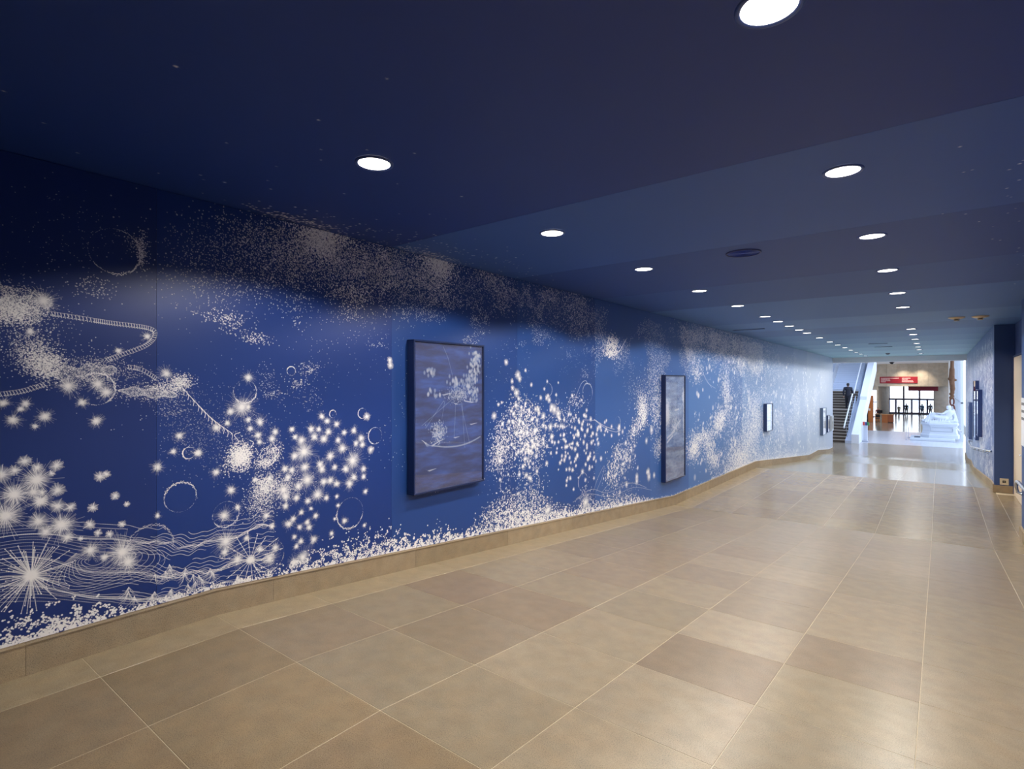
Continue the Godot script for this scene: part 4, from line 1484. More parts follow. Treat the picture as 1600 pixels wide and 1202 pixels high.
# ---------------------------------------------------------------- statue, totem and hall furniture
func build_statue() -> void:
	var marble := mat(Color8(192, 198, 206), 0.5)
	var o := thing("statue", "white marble reclining draped figure on a flared marble pedestal", "statue", P(0.0, 40.4, -3.25))
	var st := new_st()
	lbox(st, 1.34, -0.72, 39.45, 41.6, -3.25, -3.10, 0.02)
	part("plinth", st, marble, o)
	# pedestal: a chamfered plan lofted up a flared profile
	var cx := -0.06
	var cd := 40.62
	var prof := [[1.0, -3.10], [1.0, -2.93], [0.955, -2.90], [0.94, -2.86], [0.90, -2.74], [0.885, -2.55], [0.90, -2.42], [0.945, -2.35], [0.97, -2.33], [0.97, -2.26], [0.93, -2.22], [0.9, -2.2]]
	var plan := [Vector2(0.52, -0.62), Vector2(-0.80, -0.62), Vector2(-0.88, -0.3), Vector2(-0.88, 0.6), Vector2(0.92, 0.6), Vector2(0.92, -0.22)]
	st = new_st()
	var mid := P(cx, cd, -2.65)
	for i in prof.size() - 1:
		for k in 6:
			var a: Vector2 = plan[k]
			var b: Vector2 = plan[(k + 1) % 6]
			var s0: float = prof[i][0]
			var s1: float = prof[i + 1][0]
			quad(st, P(cx + a.x * s0, cd + a.y * s0, prof[i][1]), P(cx + b.x * s0, cd + b.y * s0, prof[i][1]), P(cx + b.x * s1, cd + b.y * s1, prof[i + 1][1]), P(cx + a.x * s1, cd + a.y * s1, prof[i + 1][1]), Vector3(mid.x, P(0, 0, (prof[i][1] + prof[i + 1][1]) / 2.0).y, mid.z))
	var tp := []
	for k in 6: tp.append(P(cx + plan[k].x * 0.9, cd + plan[k].y * 0.9, -2.2))
	for k in range(1, 5): tri(st, tp[0], tp[k], tp[k + 1], mid)
	part("pedestal", st, marble, o)
	st = new_st()   # raised fillet round the sunk panel on the front
	for b in [[0.36, -0.66, -2.46, -2.44], [0.36, -0.66, -2.70, -2.68], [0.36, 0.34, -2.68, -2.46], [-0.64, -0.66, -2.68, -2.46]]:
		lbox(st, b[0], b[1], 39.99, 40.1, b[2], b[3], 0.006)
	part("panel_moulding", st, marble, o)
	# the figure: x right, y up, z towards the corridor
	org = Vector3.ZERO
	var f := [
		[Vector3(-0.60, 0.05, 0.0), Vector3(0.66, 0.05, 0.0), 0.14, 0.17], [Vector3(0.34, 0.30, 0.0), Vector3(-0.22, 0.50, 0.08), 0.155, 0.105], [Vector3(-0.22, 0.50, 0.08), Vector3(-0.58, 0.14, 0.10), 0.10, 0.065],
		[Vector3(0.34, 0.26, 0.12), Vector3(-0.14, 0.34, 0.22), 0.15, 0.10], [Vector3(-0.14, 0.34, 0.22), Vector3(-0.62, 0.08, 0.20), 0.09, 0.06], [Vector3(-0.58, 0.10, 0.10), Vector3(-0.70, 0.07, 0.14), 0.06, 0.04],
		[Vector3(0.38, 0.28, 0.03), Vector3(0.56, 0.60, 0.0), 0.17, 0.175], [Vector3(0.44, 0.66, 0.06), Vector3(0.66, 0.64, -0.06), 0.085, 0.085], [Vector3(0.56, 0.68, 0.0), Vector3(0.52, 0.80, 0.02), 0.062, 0.058],
		[Vector3(0.70, 0.63, -0.05), Vector3(0.78, 0.34, 0.0), 0.068, 0.052], [Vector3(0.78, 0.34, 0.0), Vector3(0.74, 0.12, 0.12), 0.05, 0.036], [Vector3(0.42, 0.65, 0.10), Vector3(0.22, 0.52, 0.20), 0.065, 0.05], [Vector3(0.22, 0.52, 0.20), Vector3(-0.02, 0.55, 0.18), 0.048, 0.034],
		[Vector3(0.72, 0.78, -0.06), Vector3(0.82, 0.10, -0.08), 0.05, 0.13], [Vector3(-0.5, 0.05, 0.26), Vector3(0.5, 0.05, 0.28), 0.07, 0.09]]
	for k in 9:   # folds of the drapery, run over the legs
		var x := -0.52 + 0.11 * k
		f.append([Vector3(x + 0.05, 0.42 + 0.12 * sin(k * 1.3), 0.12), Vector3(x - 0.06, 0.02, 0.34), 0.028, 0.036])
	st = new_st()
	blob(st, f, 0.022, 0.05)
	var c := Vector3(0.50, 0.90, 0.04)
	blob(st, [[c, c + Vector3(-0.02, 0.02, 0.01), 0.088, 0.084], [c + Vector3(-0.03, -0.06, 0.03), c + Vector3(-0.05, -0.08, 0.04), 0.05, 0.04], [c + Vector3(-0.075, -0.01, 0.05), c + Vector3(-0.09, -0.03, 0.06), 0.012, 0.014], [c + Vector3(0.04, 0.03, -0.03), c + Vector3(0.07, -0.1, -0.05), 0.09, 0.07]], 0.012, 0.02)
	for h in [[Vector3(-0.02, 0.55, 0.18), -1.0], [Vector3(0.74, 0.12, 0.12), 1.0]]:
		var hb := []
		for k in 5: hb.append([h[0] + Vector3(0, 0, 0.02 * (k - 2)), h[0] + Vector3(0.09 * h[1], -0.03 if k else 0.01, 0.022 * (k - 2)), 0.013, 0.010])
		hb.append([h[0], h[0] + Vector3(0.03 * h[1], 0, 0), 0.03, 0.028])
		blob(st, hb, 0.008, 0.01)
	org = o.position
	st.generate_normals()
	var m := MeshInstance3D.new()
	m.mesh = st.commit()
	m.material_override = marble
	m.name = "figure"
	o.add_child(m, true)
	m.position = P(0.06, 40.5, -2.23) - o.position

func build_hall_things() -> void:
	# carved pole with open rings, on its white block
	var wood := mat(Color8(104, 68, 40), 0.6)
	var b := thing("display_block", "tall white block that carries the carved wooden pole", "pedestal", P(-0.66, 46.0, -3.25))
	var st := new_st()
	lbox(st, -0.50, -0.84, 45.85, 46.2, -3.25, -2.02, 0.01)
	part("body", st, mat(Color8(235, 238, 242), 0.5), b)
	st = new_st()
	lbox(st, -0.48, -0.86, 45.83, 46.22, -2.02, -1.97, 0.008)
	part("top_slab", st, mat(Color8(240, 242, 245), 0.5), b)
	var o := thing("carved_pole", "brown carved wooden figure pole with open rings below, near the bright window", "sculpture", P(-0.66, 46.0, -1.97))
	org = Vector3.ZERO
	st = new_st()
	blob(st, [[Vector3(0, 1.05, 0), Vector3(0.05, 1.7, 0), 0.07, 0.13], [Vector3(0.05, 1.7, 0), Vector3(0.0, 2.35, 0), 0.13, 0.15], [Vector3(0, 2.35, 0), Vector3(0.02, 2.95, 0), 0.16, 0.14], [Vector3(0.02, 2.95, 0), Vector3(0.03, 3.5, 0), 0.11, 0.10], [Vector3(0.03, 3.5, 0), Vector3(0.0, 3.75, 0), 0.09, 0.13], [Vector3(-0.16, 2.34, 0.02), Vector3(0.2, 2.26, 0.02), 0.05, 0.07], [Vector3(-0.06, 2.0, 0.1), Vector3(0.1, 2.5, 0.1), 0.05, 0.05], [Vector3(-0.05, 1.1, 0), Vector3(0.08, 1.2, 0), 0.09, 0.07], [Vector3(-0.08, 1.35, 0.02), Vector3(0.1, 1.42, 0.02), 0.06, 0.05]], 0.03, 0.05)
	org = o.position
	st.generate_normals()
	var m := MeshInstance3D.new()
	m.mesh = st.commit()
	m.material_override = wood
	m.name = "carved_figure"
	o.add_child(m, true)
	for k in 2:
		st = new_st()
		ring_tube(st, o.position + Vector3(0.02 + 0.03 * k, 0.86 - 0.5 * k, 0), 0.10, 0.27, 0.045, Vector3.RIGHT, Vector3.UP, 18)
		part("open_ring", st, mat(Color8(104, 52, 38), 0.6), o)
	st = new_st()
	cbox(st, o.position + Vector3(-0.06, 0, -0.06), o.position + Vector3(0.16, 0.09, 0.06), 0.015)
	part("foot", st, mat(Color8(90, 48, 36), 0.6), o)
	# red sign with two blocks of small white lettering
	o = thing("sign_panel", "long bright red sign with small white lettering on the tan wall", "sign", P(4.4, 95.1, 0.2))
	st = new_st()
	lbox(st, 6.75, 2.33, 95.06, 95.14, 0.16, 1.12, 0.01)
	part("board", st, mat(Color8(150, 22, 42), 0.5), o)
	var wm := mat(Color8(238, 200, 200), 0.5)
	rng.seed = 9
	for blk in [[6.58, [1.95, 1.05, 1.1, 0.5]], [4.12, [0.9, 0.62, 1.25, 1.35]]]:
		for r in 4:
			st = new_st()
			var x: float = blk[0]
			var stop: float = blk[0] - blk[1][r]
			while x > stop:
				var w := rng.randf_range(0.06, 0.13)
				lbox(st, x, x - w, 95.045, 95.062, 0.84 - r * 0.17, 0.94 - r * 0.17)
				x -= w + 0.03
			meta(part("lettering", st, wm, o), "", "", "", "stuff")
	o = thing("banner", "dark red hanging banner in front of the glazed entrance", "banner", P(1.75, 96.5, -0.6))
	st = new_st()
	lbox(st, 3.46, 0.08, 96.5, 96.56, -0.9, -0.3, 0.01)
	part("cloth", st, mat(Color8(110, 14, 40), 0.7), o)
	st = new_st()
	tube(st, [P(3.5, 96.53, -0.29), P(0.04, 96.53, -0.29)], 0.03, 8)
	part("top_rod", st, mat(Color8(90, 40, 56), 0.5), o)
	o = thing("hanging_sign", "small red and white sign seen through the stair balustrade", "sign", P(6.9, 58, -1.0))
	st = new_st()
	lbox(st, 6.35, 5.2, 52.0, 52.05, 0.15, 0.9, 0.008)
	part("board", st, mat(Color8(168, 40, 62), 0.5), o)
	st = new_st()
	for k in 4: lbox(st, 6.2 - k * 0.26, 6.02 - k * 0.26, 51.985, 52.0, 0.42, 0.66)
	meta(part("lettering", st, mat(Color8(236, 224, 230), 0.5), o), "", "", "", "stuff")
	st = new_st()
	for k in 2: tube(st, [P(6.2 - k * 0.85, 52.02, 0.9), P(6.2 - k * 0.85, 52.02, 2.95)], 0.012, 6)
	part("cable", st, mat(Color8(120, 124, 134), 0.4, 0.5), o)
	# wood partition with its dark doorway and red edge
	var orange := mat(Color8(186, 104, 46), 0.45)
	o = thing("wood_partition", "orange wood partition with a dark doorway behind the staircase", "partition", P(7.2, 81.8, -4.75))
	st = new_st()
	lbox(st, 7.02, 6.5, 81.8, 82.3, -4.75, -1.4, 0.01)
	part("panel", st, orange, o)
	st = new_st()
	lbox(st, 7.62, 7.02, 82.1, 82.3, -4.75, -2.1)
	part("doorway", st, mat(Color8(14, 16, 22), 0.4), o)  # near-black slab in the opening; the shade inside is painted as colour
	st = new_st()
	lbox(st, 7.78, 7.62, 81.8, 82.3, -4.75, -1.4, 0.01)
	part("jamb", st, mat(Color8(204, 150, 118), 0.5), o)
	st = new_st()
	lbox(st, 8.5, 7.78, 81.9, 82.3, -4.75, -1.4, 0.01)
	part("side_panel", st, mat(Color8(112, 14, 34), 0.5), o)
	st = new_st()
	lbox(st, 7.62, 7.02, 81.8, 82.3, -2.1, -1.4, 0.01)
	part("head_panel", st, orange, o)
	o = thing("wall_notice", "small white notice on the orange wood partition", "notice", P(6.85, 81.78, -3.2))
	st = new_st()
	lbox(st, 6.97, 6.78, 81.77, 81.798, -3.3, -3.02, 0.004)
	part("sheet", st, mat(Color8(236, 226, 214), 0.5), o)
	# reception desk
	o = thing("reception_desk", "orange brown wooden reception desk in the far hall", "desk", P(5.0, 82.6, -4.75))
	st = new_st()
	lbox(st, 5.6, 4.98, 82.0, 82.9, -4.75, -3.78, 0.01)
	part("front_panel", st, mat(Color8(176, 100, 48), 0.45), o)
	st = new_st()
	lbox(st, 4.96, 4.42, 82.0, 82.9, -4.68, -3.78, 0.01)
	part("front_panel", st, mat(Color8(158, 84, 46), 0.45), o)
	st = new_st()
	lbox(st, 5.68, 4.36, 81.92, 82.98, -3.78, -3.7, 0.01)
	part("worktop", st, mat(Color8(196, 140, 90), 0.4), o)
	st = new_st()
	lbox(st, 4.92, 4.46, 82.06, 82.88, -4.75, -4.68)
	part("toe_kick", st, mat(Color8(60, 30, 20), 0.5), o)
	o = thing("side_counter", "low orange wood counter behind the office chair", "counter", P(6.4, 84.6, -4.75))
	st = new_st()
	lbox(st, 6.5, 6.0, 84.4, 85.0, -4.75, -3.85, 0.01)
	part("cabinet", st, mat(Color8(190, 126, 68), 0.45), o)
	st = new_st()
	lbox(st, 6.55, 5.75, 84.35, 85.05, -3.85, -3.79, 0.008)
	part("worktop", st, mat(Color8(214, 176, 128), 0.4), o)
	o = thing("monitor", "black computer monitor turned away behind the reception desk", "monitor", P(5.95, 84.6, -3.79))
	st = new_st()
	lbox(st, 6.3, 5.72, 84.55, 84.6, -3.68, -3.3, 0.01)
	part("screen", st, mat(Color8(18, 18, 24), 0.35), o)
	st = new_st()
	lbox(st, 6.06, 5.98, 84.58, 84.66, -3.79, -3.5, 0.006)
	lbox(st, 6.18, 5.86, 84.52, 84.72, -3.79, -3.77, 0.006)
	part("stand", st, mat(Color8(30, 30, 34), 0.4), o)
	o = thing("desk_phone", "small black telephone on the reception desk top", "phone", P(4.75, 82.5, -3.7))
	st = new_st()
	hexa(st, [P(4.86, 82.35, -3.7), P(4.62, 82.35, -3.7), P(4.86, 82.35, -3.62), P(4.62, 82.35, -3.62), P(4.86, 82.6, -3.7), P(4.62, 82.6, -3.7), P(4.86, 82.6, -3.54), P(4.62, 82.6, -3.54)])
	part("base", st, mat(Color8(26, 28, 36), 0.4), o)
	st = new_st()
	tube(st, [P(4.86, 82.45, -3.52), P(4.74, 82.45, -3.47), P(4.62, 82.45, -3.52)], 0.035, 10)
	part("handset", st, mat(Color8(20, 20, 26), 0.4), o)
	o = thing("office_chair", "black office chair beside the reception desk", "chair", P(6.05, 82.3, -4.75))
	var black := mat(Color8(28, 26, 26), 0.6)
	st = new_st()
	lbox(st, 6.3, 5.8, 82.05, 82.5, -4.3, -4.22, 0.03)
	part("seat", st, black, o)
	st = new_st()
	lbox(st, 6.28, 5.82, 82.45, 82.52, -4.15, -3.75, 0.03)
	part("backrest", st, black, o)
	st = new_st()
	tube(st, [P(6.05, 82.28, -4.68), P(6.05, 82.28, -4.3)], 0.03, 10)
	tube(st, [P(6.05, 82.45, -4.28), P(6.05, 82.5, -4.1)], 0.02, 8)
	part("column", st, mat(Color8(110, 108, 108), 0.35, 0.6), o)
	for k in 5:
		st = new_st()
		var an := TAU * k / 5.0
		tube(st, [P(6.05, 82.28, -4.66), P(6.05 + cos(an) * 0.28, 82.28 + sin(an) * 0.28, -4.71)], 0.018, 8)
		part("base_arm", st, black, o)
	# slim stand with leaflets by the stairs, and the posts before the statue
	o = thing("leaflet_stand", "slim pale grey stand topped with red and green leaflets beside the stairs", "stand", P(3.30, 36.9, -3.25))
	st = new_st()
	lbox(st, 3.40, 3.20, 36.8, 37.0, -3.2, -2.32, 0.01)
	part("post", st, mat(Color8(196, 202, 214), 0.4), o)
	st = new_st()
	lbox(st, 3.43, 3.16, 36.74, 37.06, -3.25, -3.2, 0.01)
	part("base", st, mat(Color8(170, 176, 190), 0.4), o)
	for k in 3:
		st = new_st()
		var x := 3.42 - k * 0.11
		hexa(st, [P(x, 36.78, -2.32), P(x - 0.1, 36.78, -2.32), P(x, 36.76, -2.12), P(x - 0.1, 36.76, -2.12 - 0.03 * k), P(x, 36.84, -2.32), P(x - 0.1, 36.84, -2.32), P(x, 36.82, -2.12), P(x - 0.1, 36.82, -2.12 - 0.03 * k)])
		part("leaflet", st, mat([Color8(206, 70, 66), Color8(60, 72, 130), Color8(60, 140, 84)][k], 0.6), o)
	for k in 2:
		o = thing("stanchion", ["thin grey barrier post left of the statue plinth", "thin grey barrier post by the statue plinth, farther from the corridor"][k], "post", P(1.52 - 0.05 * k, 39.6 + 1.9 * k, -3.25))
		st = new_st()
		lathe(st, o.position, [[0.0, 0.0], [0.07, 0.0], [0.07, 0.012], [0.02, 0.02], [0.012, 0.03], [0.012, 0.58], [0.016, 0.585], [0.016, 0.6], [0.0, 0.605]], 14, true)
		part("post", st, mat(Color8(150, 156, 170), 0.35, 0.5), o)
		st = new_st()
		lathe(st, o.position + Vector3(0, 0.6, 0), [[0.012, 0.0], [0.02, 0.008], [0.02, 0.02], [0.0, 0.03]], 12, true)
		part("cap", st, mat(Color8(110, 116, 130), 0.35, 0.5), o)
	o = thing("label_holder", "small dark label holder lying on the statue plinth's left side", "label", P(1.0, 39.75, -3.10))
	st = new_st()
	hexa(st, [P(1.14, 39.65, -3.10), P(0.86, 39.65, -3.10), P(1.14, 39.65, -3.085), P(0.86, 39.65, -3.085), P(1.14, 39.85, -3.10), P(0.86, 39.85, -3.10), P(1.14, 39.85, -3.03), P(0.86, 39.85, -3.03)])
	part("holder", st, mat(Color8(70, 74, 84), 0.5), o)

const BURSTS := [
	[0.811,0.485,0.067], [1.07,0.004,0.051], [1.113,-0.048,0.048], [0.991,-0.108,0.031], [0.923,-0.008,0.057], [0.817,-0.185,0.041], [0.774,-0.239,0.018], 
	[0.678,-0.197,0.039], [1.061,-0.224,0.035], [0.732,-0.109,0.029], [0.711,-0.137,0.022], [0.638,-0.103,0.032], [0.752,0.303,0.026], [1.177,0.214,0.024], 
	[1.336,0.314,0.029], [1.448,0.073,0.043], [1.527,-0.349,0.035], [1.491,-0.455,0.026], [1.649,-0.479,0.031], [1.395,-0.548,0.038], [1.395,-0.87,0.021], 
	[1.032,-1.012,0.059], [1.197,-1.064,0.102], [1.229,-1.133,0.074], [1.103,-1.073,0.032], [1.999,0.053,0.043], [1.952,-0.167,0.095], 
	[1.868,-0.197,0.037], [1.845,-0.28,0.028], [1.769,-0.308,0.041], [1.999,-0.264,0.029], [1.999,-0.168,0.024], [2.088,-0.288,0.044], 
	[2.014,-0.332,0.029], [2.073,-0.385,0.039], [2.083,-0.439,0.029], [2.184,-0.423,0.04], [2.21,-0.37,0.035], [1.641,-0.478,0.031], [2.619,-0.269,0.038], 
	[2.668,-0.309,0.038], [2.761,-0.341,0.039], [2.518,-0.37,0.042], [2.589,-0.374,0.032], [2.349,-0.359,0.031], [2.376,-0.422,0.031], 
	[2.432,-0.453,0.052], [2.548,-0.435,0.048], [2.637,-0.458,0.049], [2.68,-0.402,0.043], [2.774,-0.48,0.039], [2.838,-0.418,0.039], [2.937,-0.408,0.04], 
	[3.012,-0.482,0.046], [2.958,-0.523,0.04], [3.026,-0.541,0.04], [2.819,-0.556,0.061], [2.924,-0.673,0.102], [2.455,-0.549,0.104], [2.371,-0.576,0.046], 
	[2.699,-0.61,0.054], [2.601,-0.67,0.048], [2.461,-0.675,0.058], [2.349,-0.687,0.041], [2.289,-0.669,0.041], [2.619,-0.71,0.048], [2.742,-0.708,0.038], 
	[2.851,-0.738,0.05], [2.937,-0.822,0.051], [3.04,-0.761,0.04], [3.04,-0.83,0.035], [2.891,-0.872,0.056], [2.761,-0.854,0.044], [2.699,-0.817,0.049], 
	[2.637,-0.82,0.049], [2.484,-0.782,0.084], [2.404,-0.823,0.052], [2.316,-0.739,0.041], [2.278,-0.835,0.076], [2.295,-0.888,0.051], 
	[2.388,-0.914,0.041], [2.489,-0.957,0.037], [2.577,-0.918,0.075], [2.662,-0.959,0.032], [2.295,-0.964,0.036], [2.518,-1.025,0.021], 
	[2.761,-0.964,0.022], [3.061,-0.966,0.029], [1.873,-0.773,0.042], [1.769,-0.629,0.037], [2.048,-0.722,0.029], [2.163,-0.728,0.03], 
	[1.823,-0.951,0.056], [1.919,-0.908,0.028], [2.138,-1.011,0.035], [2.184,-1.104,0.03], [1.836,-1.14,0.088], [1.827,-1.217,0.042], [1.985,-1.15,0.029], 
	[2.322,-1.112,0.046], [2.36,-1.079,0.036], [2.432,-1.041,0.031], [2.56,-1.091,0.032], [2.415,-1.157,0.031], [2.501,-1.175,0.037], [2.484,-1.129,0.032], 
	[2.371,-1.225,0.026], [2.711,-1.272,0.027], [2.542,-1.284,0.048], [2.427,-1.274,0.036], [2.388,-1.306,0.031], [2.163,-1.348,0.069], 
	[2.21,-1.274,0.045], [2.088,-1.26,0.034], [2.444,-1.408,0.073], [1.919,-1.291,0.052], [2.371,-1.431,0.051], [2.838,-1.188,0.033], [2.774,-1.043,0.022], 
	[2.742,-1.153,0.016], [3.047,-1.27,0.023], [6.868,-1.265,0.056], [6.96,-1.728,0.15], [5.979,-1.663,0.127], [8.016,-0.715,0.083], [11.634,0.261,0.082], 
]
const BIG_BURSTS := [
	[0.78,-0.548,0.11], [0.684,-0.617,0.1], [0.797,-0.672,0.063], [0.646,-0.728,0.128], [0.893,-0.828,0.102], 
]
const PUFFS_A := [
	[0.727,-0.435,0.029], [0.783,-0.478,0.026], [0.869,-0.477,0.03], [0.686,-0.481,0.025], [0.875,-0.621,0.034], [0.875,-0.715,0.034], 
	[0.935,-0.733,0.027], [0.788,-0.788,0.044], [0.82,-0.854,0.033], [0.92,-0.909,0.03], [1.08,-0.569,0.028], [1.113,-0.558,0.02], [1.16,-0.701,0.024], 
	[1.044,-0.753,0.024], [1.222,-0.764,0.016], [1.028,-0.855,0.027], [1.07,-0.915,0.02], [1.13,-0.936,0.02], [1.194,-0.885,0.02], [0.984,-0.931,0.012], 
	[0.631,-0.499,0.042], [0.766,-0.615,0.033], [0.805,-0.625,0.018], [0.846,-0.519,0.015], [3.075,-0.29,0.035], [3.117,-0.595,0.035], [3.345,0.181,0.036], 
	[3.338,0.23,0.03], [5.097,0.268,0.038], [5.324,0.118,0.055], [5.363,0.071,0.04], [5.482,0.177,0.024], [5.209,0.039,0.031], [5.298,-0.102,0.055], 
	[5.964,0.042,0.021], [6.009,-0.204,0.043], [5.949,-0.178,0.034], [4.952,-0.234,0.023], [4.87,-0.365,0.045], [5.285,-0.251,0.039], [5.759,-0.323,0.041], 
	[5.875,-0.411,0.05], [6.178,-0.139,0.026], [5.731,-0.462,0.033], [5.024,-0.471,0.023], [6.039,-0.564,0.051], [6.132,-0.336,0.069], 
	[6.226,-0.392,0.061], [6.07,-0.3,0.051], [8.681,-1.581,0.066], [9.401,-1.654,0.058], [9.152,-1.553,0.068], [9.179,-1.647,0.08], [8.681,-1.658,0.066], 
	[8.291,-1.657,0.053], [7.204,-1.404,0.029], [9.098,-1.557,0.045], [9.289,-0.82,0.081], [9.071,-0.998,0.057], [7.647,-1.413,0.04], [7.543,-0.586,0.03], 
	[7.401,-0.647,0.049], [6.259,-0.462,0.032], [7.318,-0.668,0.039], [7.132,-0.866,0.039], [6.224,-0.318,0.018], [6.416,-0.792,0.028], 
	[6.635,-0.754,0.021], [6.536,-1.316,0.033], [7.073,-1.208,0.02], [6.545,-0.677,0.016], [6.876,-0.662,0.022], [7.531,-0.78,0.025], [7.178,-0.735,0.033], 
	[6.954,-1.397,0.032], [7.556,-0.722,0.025], [6.545,-0.882,0.019], [6.998,-0.89,0.031], [7.304,-0.834,0.025], [6.436,-1.185,0.026], 
	[6.518,-1.027,0.031], [7.774,-1.133,0.019], [6.689,-0.282,0.017], [6.777,-0.544,0.029], [6.811,-0.791,0.021], [6.941,-0.749,0.034], 
	[7.595,-0.563,0.026], [6.413,-0.995,0.033], [7.212,-1.099,0.036], [6.758,-0.728,0.037], [6.995,-0.932,0.031], [7.006,-0.683,0.038], 
	[6.382,-0.692,0.023], [6.759,-0.875,0.02], [6.229,0.025,0.019], [7.898,-1.125,0.032], [6.463,-0.862,0.029], [6.89,-0.537,0.026], [7.564,-1.058,0.019], 
	[6.009,-0.742,0.018], [6.584,-0.154,0.03], [6.735,-0.662,0.026], [7.149,-1.23,0.024], [5.464,-0.929,0.031], [7.126,-0.767,0.028], [6.635,-0.484,0.023], 
	[6.516,-0.844,0.024], [7.766,-0.809,0.033], [6.354,-0.751,0.018], [6.598,-1.208,0.035], [6.275,-1.073,0.032], [6.501,-0.413,0.032], 
	[6.313,-1.038,0.022], [6.076,-0.765,0.03], [6.446,-1.337,0.03], [6.641,-0.754,0.028], [6.689,-1.159,0.027], [6.921,-0.45,0.035], [6.383,-1.044,0.032], 
	[6.861,-0.577,0.036], [7.109,-0.513,0.039], [7.158,-0.727,0.029], [7.073,-1.245,0.038], [6.141,-0.786,0.03], [6.661,-0.619,0.033], 
	[6.219,-0.564,0.024], [6.24,-0.446,0.029], [6.673,-0.716,0.02], [6.199,-0.866,0.02], [6.483,-0.435,0.017], [6.428,-0.788,0.017], [6.919,-0.965,0.021], 
	[6.728,-0.845,0.027], [6.32,-0.979,0.028], [6.754,-1.337,0.017], [6.441,-0.87,0.025], [7.265,-1.161,0.026], [7.235,-0.904,0.02], [6.367,-0.689,0.028], 
	[7.427,-0.703,0.028], [6.908,-0.448,0.025], [7.026,-1.081,0.03], [7.766,-0.664,0.033], [6.232,-1.157,0.016], [7.092,-1.024,0.031], 
	[7.047,-1.094,0.037], [6.41,-0.94,0.021], [6.433,-1.402,0.024], [7.591,-0.698,0.032], [6.625,-1.486,0.027], [6.41,-0.865,0.037], [6.387,-0.764,0.026], 
	[7.092,-1.066,0.027], [6.514,-1.186,0.034], [7.185,-0.844,0.024], [7.347,-0.64,0.023], [6.667,-0.922,0.038], [6.552,-1.099,0.026], [6.38,-0.486,0.032], 
	[7.193,-1.124,0.024], [6.362,-0.704,0.022], [6.286,-0.694,0.023], [6.675,-0.434,0.017], [6.684,-1.059,0.037], [7.073,-0.591,0.017], 
	[6.763,-0.515,0.029], [6.552,-0.422,0.027], [7.024,-0.665,0.026], [6.845,-0.651,0.023], [6.759,-0.699,0.035], [6.553,-0.514,0.022], 
	[6.856,-0.229,0.02], [6.234,-0.783,0.026], [6.584,-0.896,0.029], [6.745,-0.691,0.022], [6.987,-0.378,0.032], [7.337,-0.898,0.04], [7.325,-0.822,0.019], 
	[6.841,-0.636,0.031], [7.306,-0.698,0.021], [6.469,-1.299,0.019], [6.395,-0.59,0.019], [6.61,-0.718,0.019], [6.584,-0.835,0.018], [6.158,-0.553,0.034], 
	[6.969,-1.007,0.024], [6.344,-0.581,0.036], [6.601,-0.831,0.031], [7.017,-1.107,0.028], [7.122,-0.63,0.031], [6.651,-1.095,0.022], 
	[6.693,-0.468,0.019], [6.728,-1.026,0.033], [6.958,-1.173,0.032], [7.206,-1.021,0.019], [7.069,-1.058,0.023], [7.015,-0.591,0.024], 
	[6.717,-0.719,0.032], [6.903,-0.843,0.038], 
]
